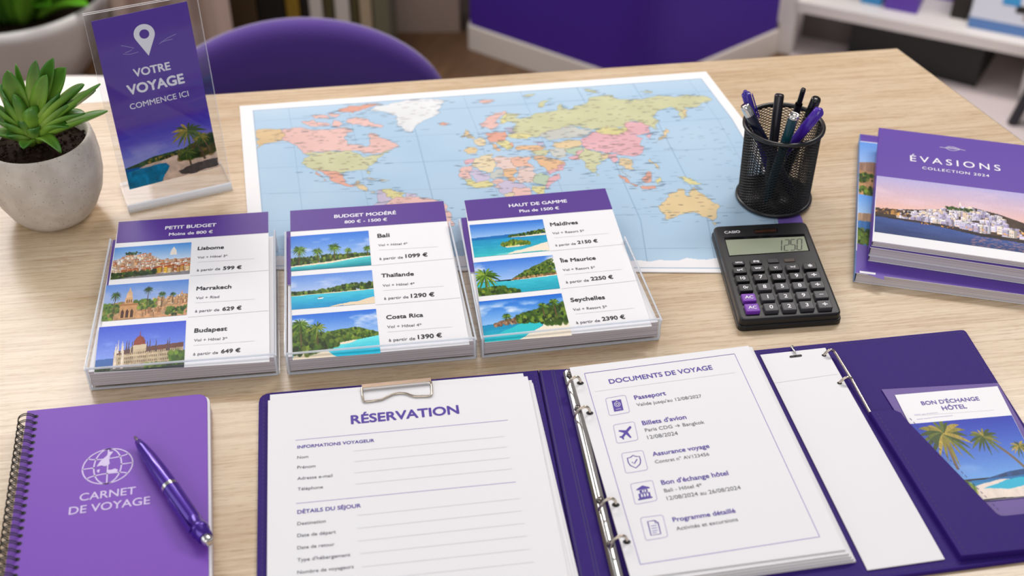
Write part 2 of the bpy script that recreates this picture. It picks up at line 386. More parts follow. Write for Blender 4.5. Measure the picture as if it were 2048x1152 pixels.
# ------------------------------------------------------------------ printed pictures, painted as arrays of ink
def vnoise(h, w_, sy, sx, oct_=3, seed=0):
    r = np.random.default_rng(seed); out = np.zeros((h, w_)); amp = 1.0; tot = 0
    for o in range(oct_):
        gy, gx = max(2, int(sy*2**o)+1), max(2, int(sx*2**o)+1); g = r.random((gy+1, gx+1))
        y = np.linspace(0, gy-1e-6, h); x = np.linspace(0, gx-1e-6, w_); y0 = y.astype(int); x0 = x.astype(int)
        fy = (y-y0)[:, None]; fx = (x-x0)[None]; fy = fy*fy*(3-2*fy); fx = fx*fx*(3-2*fx)
        out += amp*((1-fy)*((1-fx)*g[y0][:, x0]+fx*g[y0][:, x0+1])+fy*((1-fx)*g[y0+1][:, x0]+fx*g[y0+1][:, x0+1])); tot += amp; amp *= .5
    return out/tot
class Pic:
    def __init__(s, w_, h, asp, seed=1):
        s.w, s.h, s.asp = w_, h, asp; s.a = np.zeros((h, w_, 3)); s.X, s.Y = np.meshgrid(np.linspace(0, 1, w_), np.linspace(0, 1, h)); s.r = np.random.default_rng(seed); s.seed = seed
    def c(s, k): return np.array(hexc(k) if isinstance(k, str) else k, float)
    def put(s, M, col, al=1.0): M = M*al; s.a = s.a*(1-M[..., None])+col*M[..., None]
    def grad(s, y0, y1, c0, c1, M=None):
        t = np.clip((s.Y-y0)/(y1-y0), 0, 1)[..., None]; g = s.c(c0)*(1-t)+s.c(c1)*t
        K = ((s.Y >= y0) & (s.Y <= y1)) if M is None else M
        s.a = np.where(K[..., None], g, s.a)
    def mask(s, pts):
        p = np.array(pts, float); M = np.zeros((s.h, s.w), bool)
        x0 = max(0, int(p[:, 0].min()*(s.w-1))); x1 = min(s.w, int(p[:, 0].max()*(s.w-1))+2); y0 = max(0, int(p[:, 1].min()*(s.h-1))); y1 = min(s.h, int(p[:, 1].max()*(s.h-1))+2)
        if x1 <= x0 or y1 <= y0: return M
        X = s.X[y0:y1, x0:x1]; Y = s.Y[y0:y1, x0:x1]; m = np.zeros(X.shape, bool)
        for (ax, ay), (bx, by) in zip(p, np.roll(p, -1, 0)):
            if ay == by: continue
            k = ((ay > Y) != (by > Y)) & (X < (bx-ax)*(Y-ay)/(by-ay)+ax); m ^= k
        M[y0:y1, x0:x1] = m; return M
    def poly(s, pts, col, rough=0.0, var=0.0):
        M = s.mask(pts if not rough else ragged(pts, rough, s.r)); col = s.c(col)
        if var: s.a = np.where(M[..., None], col*(1+var*(vnoise(s.h, s.w, 12, 24, 3, int(s.r.integers(1e6)))-.5)[..., None]*2), s.a)
        else: s.put(M.astype(float), col)
        return M
    def below(s, f, col, var=0.0, y1=1.0):
        """everything under the curve f(x) given as a list of (x, y)"""
        q = np.array(f, float); line = np.interp(s.X[0], q[:, 0], q[:, 1]); M = (s.Y >= line[None]) & (s.Y <= y1)
        col = s.c(col); n = (vnoise(s.h, s.w, 10, 22, 3, int(s.r.integers(1e6)))-.5)[..., None]*2
        s.a = np.where(M[..., None], col*(1+var*n), s.a); return M
    def dot(s, x, y, rx, ry, col, al=1.0):
        x0 = max(0, int((x-rx)*s.w)); x1 = min(s.w, int((x+rx)*s.w)+2); y0 = max(0, int((y-ry)*s.h)); y1 = min(s.h, int((y+ry)*s.h)+2)
        if x1 <= x0 or y1 <= y0: return
        d = ((s.X[y0:y1, x0:x1]-x)/rx)**2+((s.Y[y0:y1, x0:x1]-y)/ry)**2; m = (np.clip(1.4-d, 0, 1)*al)[..., None]
        s.a[y0:y1, x0:x1] = s.a[y0:y1, x0:x1]*(1-m)+s.c(col)*m
    def bushes(s, x0, x1, f, n, r, cols, depth=1.0):
        q = np.array(f, float)
        for _ in range(n):
            x = s.r.uniform(x0, x1); top = np.interp(x, q[:, 0], q[:, 1]); bot = np.interp(x, q[:, 0], q[:, 2]) if q.shape[1] > 2 else top+.1
            y = s.r.uniform(top, bot); rr = r*s.r.uniform(.5, 1.2); col = s.c(cols[int(s.r.integers(len(cols)))])*s.r.uniform(.75, 1.2)
            s.dot(x, y, rr/s.asp, rr, col, .9)
    def seg(s, p, q, t, col):
        n = max(2, int(max(abs(q[0]-p[0])*s.w, abs(q[1]-p[1])*s.h)*1.5))
        for k in np.linspace(0, 1, n): s.dot(p[0]+(q[0]-p[0])*k, p[1]+(q[1]-p[1])*k, t/s.asp, t, col, .9)
    def palm(s, xb, yb, xt, yt, size, cols=('4d6b22', '6f8a35', '2f4a17'), trunk='6a573d', t=.012, n=16):
        for k in np.linspace(0, 1, int(abs(yb-yt)*s.h*1.5)+3):
            bend = math.sin(k*math.pi)*.15*(xt-xb); s.dot(xb+(xt-xb)*k-bend, yb+(yt-yb)*k, t*(1.25-.5*k)/s.asp, t*1.2, trunk, .95)
        for i in range(n):
            a = math.pi*(.02+.0)+2*math.pi*(i+.3*s.r.random())/n; L = size*s.r.uniform(.8, 1.1); col = s.c(cols[int(s.r.integers(len(cols)))])
            for k in np.linspace(0, 1, int(L*s.h*2)+4):
                x = xt+math.cos(a)*L*k/s.asp; y = yt-math.sin(a)*L*k*.85+L*.32*k*k; wd = .10*L*math.sin(math.pi*min(1, k*.92+.08))+.003
                s.dot(x, y, wd*.5/s.asp, wd*.75, col*s.r.uniform(.8, 1.25), .85)
    def clouds(s, y0, y1, col, amt=.6, sx=4, sy=6):
        n = vnoise(s.h, s.w, sy, sx, 4, s.seed+9); M = np.clip((n-.52)*4, 0, 1)*amt*np.clip(np.minimum((s.Y-y0), (y1-s.Y))/(.35*(y1-y0)), 0, 1); s.put(M, s.c(col))
    def town(s, x0, x1, f, n, wr, hr, walls, dark='4a4048', roof=None):
        q = np.array(f, float); L = []
        for _ in range(n):
            x = s.r.uniform(x0, x1); top = np.interp(x, q[:, 0], q[:, 1]); bot = np.interp(x, q[:, 0], q[:, 2]); L.append((s.r.uniform(top, bot), x))
        for y, x in sorted(L):
            ww = s.r.uniform(*wr); hh = s.r.uniform(*hr); col = s.c(walls[int(s.r.integers(len(walls)))])*s.r.uniform(.85, 1.08)
            s.poly([(x, y), (x+ww, y), (x+ww, y+hh), (x, y+hh)], np.clip(col, 0, 255))
            s.poly([(x+ww*.72, y), (x+ww, y), (x+ww, y+hh), (x+ww*.72, y+hh)], np.clip(col*.72, 0, 255))
            if roof: s.poly([(x-.002, y-.004), (x+ww+.002, y-.004), (x+ww+.002, y+hh*.16), (x-.002, y+hh*.16)], s.c(roof[int(s.r.integers(len(roof)))])*s.r.uniform(.85, 1.1))
            for i in range(3):
                for j in range(2): s.dot(x+ww*(.15+.2*i), y+hh*(.38+.3*j), ww*.05, hh*.08, dark, .75)
    def grain(s, amt=5): s.a += s.r.normal(0, amt, s.a.shape[:2])[..., None]
    def done(s):
        s.grain(3); g = s.a.mean(-1, keepdims=True); a = g+(s.a-g)*1.15; return np.clip(118+(a-118)*1.08-4, 0, 255)
def ragged(pts, amp, r, levels=3):
    p = [np.array(q, float) for q in pts]
    for L in range(levels):
        o = []
        for a, b in zip(p, p[1:]+p[:1]):
            d = b-a; l = np.linalg.norm(d); m = (a+b)/2+np.array([-d[1], d[0]])/(l+1e-9)*r.normal(0, amp)*l
            o += [a, m] if l > .004 else [a]
        p = o
    return p
GREENS = ('3d5a22', '55702a', '6c8236', '2b421a', '7b8a3c')
DGREENS = ('2a3f1a', '3a5222', '1f3115', '4a602a')
W9, H9, A9 = 200, 90, 2.3
def pic_lisbon():
    p = Pic(W9, H9, A9, 11); p.grad(0, .5, '5f93cf', 'c3d4e6'); p.grad(.5, 1, 'b99c86', 'a58974')
    hill = [(0, .40, .95), (.18, .24, .95), (.45, .22, .95), (.62, .44, .95), (.8, .46, .95), (1, .46, .95)]
    p.below([(a, b+.05) for a, b, _ in hill], 'b79b84', .2)
    p.town(-.02, 1, hill, 230, (.022, .05), (.06, .12), ('efe6dc', 'f4efe8', 'e3cdb4', 'd9b48c', 'e8dcd2', 'c99a72', 'e7d9b6'), roof=('b5673f', 'c47a4e', '9c5a3a', 'cfc4bb'))
    p.town(.05, .98, [(0, .70, .76), (1, .66, .74)], 26, (.045, .07), (.17, .22), ('d9a866', 'c58d55', 'e5cfa4', 'cbb08e', 'b98b62', 'e2b94e'), roof=('9c5a3a', 'a9633f'))
    p.bushes(.15, .35, [(0, .18, .26), (1, .2, .26)], 30, .03, DGREENS); p.bushes(0, .56, [(0, .84, 1), (.56, .80, .95)], 110, .055, DGREENS)
    p.poly([(.74, .22), (.775, .10), (.81, .22), (.82, .36), (.73, .36)], 'e2dcd4'); p.below([(0, 1.02), (.25, .96), (1, .9)], '8d8a8c', .1)
    return p.done()
def pic_marrakech():
    p = Pic(W9, H9, A9, 12); p.grad(0, .75, '6d93d2', 'b9c3dc'); p.clouds(.1, .6, 'c8cde4', .4)
    p.below([(0, .58), (.2, .5), (.5, .55), (.75, .5), (1, .42)], 'a98a6a', .25)
    p.town(.55, 1, [(0, .45, .6), (1, .4, .6)], 60, (.02, .05), (.06, .12), ('d6b38c', 'c79d74', 'e0c4a0', 'b98d68'))
    p.bushes(0, .2, [(0, .55, .8), (1, .6, .8)], 60, .05, GREENS); p.bushes(.36, .62, [(0, .5, .74), (1, .5, .74)], 90, .05, GREENS)
    p.poly([(.2, .60), (.4, .60), (.4, .96), (.2, .96)], 'c49a70', 0, .12); p.poly([(.19, .57), (.41, .57), (.41, .62), (.19, .62)], 'a87c54')
    for x in (.235, .29, .345): p.poly([(x-.018, .95), (x-.018, .78), (x, .71), (x+.018, .78), (x+.018, .95)], '4b2f22')
    p.poly([(.255, .57), (.255, .40), (.345, .40), (.345, .57)], 'd1ab82', 0, .1)
    for x in (.275, .30, .325): p.poly([(x-.008, .55), (x-.008, .45), (x+.008, .45), (x+.008, .55)], '7a5a42')
    p.poly([(.262, .40), (.268, .28), (.29, .19), (.30, .1), (.31, .19), (.332, .28), (.338, .40)], 'd9b795', 0, .1)
    p.poly([(.40, .80), (1, .66), (1, 1), (.40, 1)], 'c79c78', 0, .15); p.town(.42, .95, [(0, .72, .86), (1, .7, .84)], 24, (.03, .06), (.08, .14), ('c99f78', 'b88a62', 'd8b48e'))
    for xb, yb, xt, yt, z in ((.125, .97, .135, .3, .17), (.52, .62, .52, .2, .15), (.69, .72, .69, .36, .13), (.82, .62, .82, .38, .1)): p.palm(xb, yb, xt, yt, z, ('38512a', '4c6a30', '2a3d1c'), '5e4a36', .012, 15)
    p.bushes(.76, 1, [(0, .8, .98), (1, .74, .95)], 60, .045, GREENS); p.poly([(.91, .42), (.925, .3), (.94, .42)], 'cf9a5c'); p.bushes(0, .12, [(0, .85, 1), (1, .9, 1)], 30, .05, GREENS)
    return p.done()
def pic_budapest():
    p = Pic(W9, 108, 1.95, 13); p.grad(0, .9, '4b62c8', '9fb4ec'); p.clouds(.2, .8, 'aebcf0', .5)
    p.below([(0, .74), (.2, .72), (.22, 1)], '4a6ea8'); p.below([(0, .92), (.5, .93), (1, .85)], '70706a', .2)
    st = ('d8c8ae', 'c4b094', 'e2d4bc')
    p.poly([(.2, .62), (.98, .52), (.98, .93), (.2, .93)], 'bfae94', 0, .15); p.poly([(.2, .58), (.5, .52), (.98, .46), (.98, .56), (.2, .66)], '6e4a42', 0, .15)
    p.poly([(.38, .50), (.56, .48), (.56, .7), (.38, .7)], 'c9b79c', 0, .1)
    p.poly([(.41, .50), (.415, .38), (.44, .30), (.475, .26), (.48, .10), (.487, .26), (.52, .30), (.545, .38), (.55, .48)], '8a4a3c', 0, .12); p.poly([(.40, .47), (.56, .45), (.56, .54), (.40, .56)], 'd3c3a8')
    for y in (.63, .72, .81, .88):
        for x in np.linspace(.26, .95, 34): p.poly([(x, y+.02-.08*x), (x+.009, y+.02-.08*x), (x+.009, y+.065-.08*x), (x, y+.065-.08*x)], '6a5646')
    for x in (.24, .285, .335, .36, .4, .57, .6, .67, .80, .82): p.poly([(x-.012, .62), (x-.004, .42-.02*(x > .5)), (x, .30+.1*((int(x*100)) % 3)/3), (x+.004, .42), (x+.012, .62)], 'e0d6ca' if x < .3 else '5c4a4c')
    for x in (.22, .3): p.poly([(x-.018, .95), (x-.014, .55), (x-.003, .40), (x+.006, .55), (x+.016, .95)], 'dccfc0', 0, .15)
    p.bushes(.56, .84, [(0, .88, .98), (1, .86, .95)], 70, .04, GREENS); p.bushes(.83, 1, [(0, .72, .95), (1, .66, .92)], 80, .055, GREENS); p.bushes(0, .18, [(0, .9, 1), (1, .9, 1)], 60, .03, DGREENS)
    p.below([(0, 1.0), (.5, .98), (1, .93)], '565a5c', .1)
    return p.done()
def sea(p, shore, c0, c1, y1=1.0):
    M = p.below(shore, 'ffffff', 0, y1); q = np.array(shore); ln = np.interp(p.X[0], q[:, 0], q[:, 1])[None]
    t = np.clip((p.Y-ln)/(y1-ln+1e-6), 0, 1)[..., None]; n = (vnoise(p.h, p.w, 26, 8, 2, p.seed+5)-.5)[..., None]*18
    p.a = np.where(M[..., None], p.c(c0)*(1-t)+p.c(c1)*t+n, p.a)
def pic_bali():
    p = Pic(W9, H9, A9, 14); p.grad(0, .8, '4a7fd0', 'b4cbea'); p.clouds(.05, .6, 'e0e6f4', .6)
    p.bushes(0, 1, [(0, .66, .84), (.5, .62, .80), (.9, .66, .74), (1, .68, .74)], 420, .045, DGREENS+GREENS)
    for xb, xt, yt, z in ((.1, .11, .4, .24), (.34, .34, .48, .19), (.55, .545, .40, .22), (.72, .72, .52, .14), (.96, .965, .50, .15)): p.palm(xb, .84, xt, yt, z, ('3f5d20', '5a7a2c', '6f8b3a'), '5a4a34', .014)
    p.below([(0, .86), (.5, .80), (.86, .73), (1, .72)], 'e9dcc4', .05); sea(p, [(0, .89), (.5, .85), (.85, .76), (1, .74)], '6fd0d2', '15808f')
    return p.done()
def pic_thailand():
    p = Pic(W9, H9, A9, 15); p.grad(0, .6, '6d94d8', 'c2d3ec'); p.clouds(.1, .5, 'e4e8f6', .5)
    p.bushes(0, 1, [(0, .50, .58), (.25, .52, .58), (.5, .45, .58), (.75, .36, .58), (1, .36, .56)], 420, .045, DGREENS+GREENS)
    p.below([(0, .60), (1, .56)], 'e2d3b4'); sea(p, [(0, .61), (.5, .60), (1, .58)], '58c4d6', '1f8fc0')
    p.poly([(.31, .72), (.39, .715), (.38, .745), (.32, .75)], 'f1efe8'); p.poly([(.33, .69), (.375, .69), (.37, .715), (.33, .72)], '6b5a4a')
    p.poly([(.45, 1), (.8, .9), (1, .8), (1, 1)], 'e6d6bd', .04); return p.done()
def pic_costa():
    p = Pic(W9, 106, 1.95, 16); p.grad(0, .6, '3f78d0', 'b0cdf0'); p.clouds(.02, .45, 'eef2fa', .9)
    p.below([(0, .5), (.3, .48), (.55, .40), (.78, .38), (.92, .48), (1, .52)], '5a7436', .25, .70); p.bushes(.3, 1, [(.3, .46, .68), (.75, .40, .64), (1, .54, .62)], 200, .035, GREENS)
    sea(p, [(0, .8), (.4, .78), (.6, .70), (1, .60)], '7fe0e4', '2fb3cf')
    p.poly([(0, 1), (0, .84), (.3, .78), (.55, .70), (.75, .66), (.55, .74), (.4, .80), (.42, .9), (.5, 1)], 'efe2cc', .05)
    p.bushes(0, .52, [(0, .22, .92), (.15, .28, .92), (.3, .45, .84), (.52, .62, .74)], 420, .06, GREENS+DGREENS)
    p.palm(.1, .7, .1, .22, .24); p.palm(.29, .7, .29, .32, .24, GREENS, '5b4b34', .012, 14); return p.done()
def pic_maldives():
    p = Pic(W9, H9, A9, 17); p.grad(0, .46, '3f78c8', 'a9c8ea'); sea(p, [(0, .42), (1, .36)], '1f6fae', '2aa4b4')
    p.bushes(.5, 1, [(.5, .44, .47), (.75, .38, .46), (1, .3, .45)], 200, .03, DGREENS+GREENS); p.poly([(.5, .48), (.7, .475), (1, .44), (1, .50), (.7, .50)], 'efe6d2')
    p.poly([(0, .5), (.5, .5), (1, .52), (1, 1), (0, 1)], (38, 150, 178)); sea(p, [(0, .52), (1, .5)], '2f93bd', '49b8bd')
    p.poly([(.35, .70), (.5, .74), (.78, .72), (.66, .78), (.45, .79)], 'e4d6b4', .04); p.bushes(.38, .76, [(.38, .66, .74), (.55, .58, .72), (.76, .68, .73)], 160, .04, ('7d8a35', '5d7a2a', '98a046', '46601f'))
    p.poly([(.4, 1), (.7, .86), (1, .72), (1, 1)], 'eee3d2', .03); p.poly([(.15, 1), (.5, .93), (.72, .85), (.42, 1)], (120, 205, 205), .05); return p.done()
def pic_maurice():
    p = Pic(W9, 92, 2.2, 18); p.grad(0, .6, '4c80cf', 'a8c4ea'); p.clouds(-.1, .4, 'f1eff4', 1.0, 3, 4)
    p.poly([(.42, .62), (.55, .46), (.7, .30), (.85, .18), (1, .08), (1, .62)], '5d7442', .06, .25); p.bushes(.5, 1, [(.5, .54, .6), (.75, .30, .58), (1, .14, .56)], 260, .035, GREENS)
    p.bushes(.46, 1, [(.46, .57, .62), (1, .54, .6)], 120, .03, ('9a7a5c', 'b08c68', '8a6a4c')); p.poly([(.4, .64), (1, .58), (1, .63), (.4, .66)], 'efe4d0')
    sea(p, [(0, .60), (.4, .64), (1, .61)], '4fbccb', '2f9fb4')
    p.palm(.12, 1.1, .12, .42, .42, ('4b6a24', '6c8b34', '2f4a17', '8a9c48'), '6b5a3c', .02, 17); p.bushes(.0, .5, [(0, .8, 1), (.28, .78, 1), (.5, .95, 1)], 200, .06, GREENS); return p.done()
def pic_seychelles():
    p = Pic(W9, 100, 2.05, 19); p.grad(0, .6, '2f72c8', '9cc4ec'); p.clouds(.02, .5, 'eef3fb', .8)
    sea(p, [(0, .60), (.5, .56), (1, .55)], '1f86b4', '40c0c4'); p.below([(.0, 1.3), (.40, 1.0), (.6, .82), (.7, .72), (.72, .66), (.62, .62), (1, .55)], 'f0e6d6', .04)
    p.poly([(.45, .62), (.62, .60), (.70, .66), (.68, .74), (.5, .9), (.38, 1), (.1, 1), (.2, .8)], (64, 190, 198), .05); p.poly([(.42, 1), (.52, .88), (.70, .73), (.71, .66), (.66, .61), (1, .57), (1, 1)], 'f0e6d6', .03)
    p.bushes(.14, .5, [(.14, .60, .64), (.3, .5, .62), (.5, .48, .6)], 140, .035, ('8d6d58', 'a98a70', '6f5748')); p.bushes(.42, 1, [(.42, .46, .58), (.65, .36, .62), (.8, .28, .72), (1, .22, .7)], 420, .055, GREENS+DGREENS)
    p.palm(.30, .6, .3, .42, .14); p.palm(.74, .5, .74, .24, .14); p.palm(.88, .5, .88, .18, .16); return p.done()
def pic_sign_beach():
    p = Pic(230, 190, 1.22, 20); top = '5a38a2'
    p.grad(0, .60, top, '7f8cd0'); p.grad(0, .2, top, '5648b0'); p.grad(.2, .66, '5648b0', '9ba8e0'); p.clouds(.3, .66, 'b6b4dc', .5)
    p.below([(0, .655), (.15, .62), (.32, .57), (.6, .56), (1, .60)], '3f5a36', .3, .72); p.bushes(.25, .8, [(.25, .62, .67), (.5, .58, .66), (.8, .56, .64)], 120, .02, DGREENS+('a88a3c', 'c4a24a'))
    sea(p, [(0, .67), (.45, .71), (.46, .74)], '1f5f9c', '1e7f96'); p.poly([(.15, .705), (.45, .66), (.8, .65), (1, .70), (1, 1), (.36, 1), (.42, .88), (.47, .78), (.44, .715)], 'dcc4b2', .04, .15)
    p.poly([(.0, .72), (.42, .715), (.47, .79), (.40, .9), (.36, 1), (0, 1)], (30, 128, 165), .04, .25)
    p.poly([(.55, .90), (.75, .84), (1, .84), (1, .96), (.7, 1), (.58, .96)], '55504f', .06, .2)
    p.bushes(.6, 1, [(.6, .64, .72), (.8, .52, .74), (1, .42, .72)], 260, .045, DGREENS+('4f4a22', '6b5a2c'))
    p.palm(.86, .80, .735, .30, .24, ('4d6228', '877e34', '384c20', 'a59042'), '5a4c3a', .012, 15); p.palm(.93, .7, .86, .43, .14, ('4d6228', '877e34'), '6a5a44', .01); p.palm(.70, .84, .68, .62, .14, ('3d4f22', '5f6a2c'), '5a4c3a', .01); return p.done()
def pic_town():
    p = Pic(330, 130, 2.4, 21); p.grad(0, .62, 'b9b3d8', 'efc4b4'); p.clouds(.0, .5, 'e6cfd8', .7)
    land = [(0, .60), (.25, .52), (.45, .42), (.55, .36), (.7, .42), (.85, .52), (1, .58)]
    p.below(land, '4d4038', .25); hill = [(0, .62, .66), (.14, .55, .66), (.3, .48, .66), (.47, .36, .64), (.52, .33, .64), (.66, .42, .66), (.78, .54, .68)]
    p.town(.12, .74, hill, 330, (.014, .032), (.05, .1), ('e9e4ef', 'd8d2e4', 'c6bfd8', 'efe6e4', 'f3dcc4', 'b7aecb'), '6a607e', None)
    p.town(.3, .84, [(0, .60, .66), (1, .62, .68)], 40, (.03, .055), (.10, .15), ('ece8f4', 'd6cfe6', 'f4e9dc', 'c4bbd6'), '5c5274'); p.bushes(.40, .55, [(0, .40, .44), (1, .4, .44)], 50, .02, DGREENS); p.poly([(.475, .36), (.482, .28), (.49, .36)], 'efe4dc')
    p.bushes(0, .2, [(0, .58, .66), (1, .58, .66)], 120, .02, ('4b3c34', '6a5244', 'd0a060', '3a3030')); p.bushes(.82, 1, [(.82, .6, .72), (1, .62, .72)], 120, .02, ('4b3c34', '6a5244', 'd0a060', '3a3030'))
    p.below([(0, .70), (.4, .72), (.6, .78), (1, .80)], '3a3236', .3, .86); sea(p, [(0, .73), (.35, .76), (.6, .83), (1, .86)], '4a5f96', '35456f')
    for _ in range(160):
        x = p.r.uniform(.55, .9); y = p.r.uniform(.84, 1); p.dot(x, y, .01, .004, 'd89a8a', .45)
    for _ in range(60): p.dot(p.r.uniform(.25, .85), p.r.uniform(.70, .76), .004, .007, 'f2b060', .8)
    return p.done()
def pic_landscapes():
    p = Pic(60, 200, .3, 22); p.grad(0, .27, '6f9ad8', 'aac4e6'); p.below([(0, .22), (.5, .2), (1, .26)], '9b7f6e', .2); p.below([(0, .30), (1, .31)], 'b08d6c', .2); p.bushes(0, 1, [(0, .33, .42), (1, .33, .42)], 60, .02, GREENS)
    p.below([(0, .43), (1, .42)], 'c09a72', .15); p.bushes(0, 1, [(0, .47, .53), (1, .46, .53)], 70, .02, GREENS); p.grad(.54, .72, '6fa4e4', 'b4d2ee', (p.Y > .54)); p.below([(0, .72), (.6, .70), (1, .75)], 'b59a80', .2); p.below([(0, .79), (1, .77)], '4f7fb4', .1); p.bushes(0, 1, [(0, .87, 1), (1, .86, 1)], 120, .025, GREENS)
    return p.done()
def pic_voucher():
    p = Pic(250, 210, 1.3, 23); p.grad(0, .74, '2a3fa6', '7aa8de'); p.clouds(.3, .74, 'a9c4e8', .35, 2, 7)
    p.below([(.3, .80), (.5, .74), (.7, .69), (1, .66)], '2c4f7c', .2, .78); sea(p, [(.0, .77), (1, .74)], '2a6ea4', '45b8cc', .9); p.poly([(0, 1), (.1, .86), (.35, .82), (.9, .80), (.6, .88), (1, .84), (1, 1)], 'e8dcd2', .03, .05); p.poly([(.38, .86), (.6, .80), (.95, .77), (.9, .83), (.6, .89)], (62, 178, 204), .03)
    p.bushes(0, .3, [(0, .7, .9), (.3, .78, .9)], 90, .04, ('6f8434', '4f6a24', '9aa04a')); pc = ('5f6a2a', '857d38', '3f4f1e', 'a5924a')
    p.palm(.24, .6, .27, .16, .34, pc, '7a664a', .014, 19); p.palm(.93, .86, .63, .24, .21, pc, '7a664a', .014, 15); p.palm(1.02, .7, .92, .40, .14, pc, '7a664a', .01, 14); return p.done()
# ------------------------------------------------------------------ the world map: outlines of land in map coordinates
MAP_L = ((479, 212), (503, 538)); MAP_R = [(1412, 143), (1484, 236), (1604, 436), (1628, 546)]
class MapFrame:
    """place on the sheet (across, down) from 0 to 1"""
    def __init__(s, z):
        s.z = z; s.a, s.b = at(*MAP_L[0], z)[:2], at(*MAP_L[1], z)[:2]; s.r = np.array([at(x, y, z)[:2] for x, y in MAP_R])
        d = np.linalg.norm(np.diff(s.r, axis=0), axis=1); s.t = np.r_[0, np.cumsum(d)]/d.sum()
    def right(s, v): return np.stack([np.interp(v, s.t, s.r[:, 0]), np.interp(v, s.t, s.r[:, 1])], -1)
    def xy(s, u, v):
        l = s.a+(s.b-s.a)*np.asarray(v)[..., None]; return l+(s.right(v)-l)*np.asarray(u)[..., None]
    def uv(s, p):
        v = 0.5
        for _ in range(12):      # follow the row through p
            l = s.a+(s.b-s.a)*v; r = s.right(np.array(v)); d = r-l; n = np.array([-d[1], d[0]])/np.linalg.norm(d)
            v -= ((p-l) @ n)/np.linalg.norm(s.b-s.a)*1.0*(1 if n[1] > 0 else -1)
        l = s.a+(s.b-s.a)*v; d = s.right(np.array(v))-l; return np.array([(p-l) @ d/(d @ d), v])
PINK = 'f2c4bb'; TAN = 'ecd0a0'; OLIVE = 'd3d2a4'; SALMON = 'eba993'; LAV = 'cfc3dd'; ROSE = 'edb4bc'; ORANGE = 'f0c090'; GREY = 'd0d2ca'; LPINK = 'f0d4cc'; SAND = 'f0dcb4'; MINT = 'b9cdb0'; YEL = 'e6dc98'; ICE = 'f2f3f6'
C2 = (450, 120, 2.88); C3 = (900, 120, 2.618)
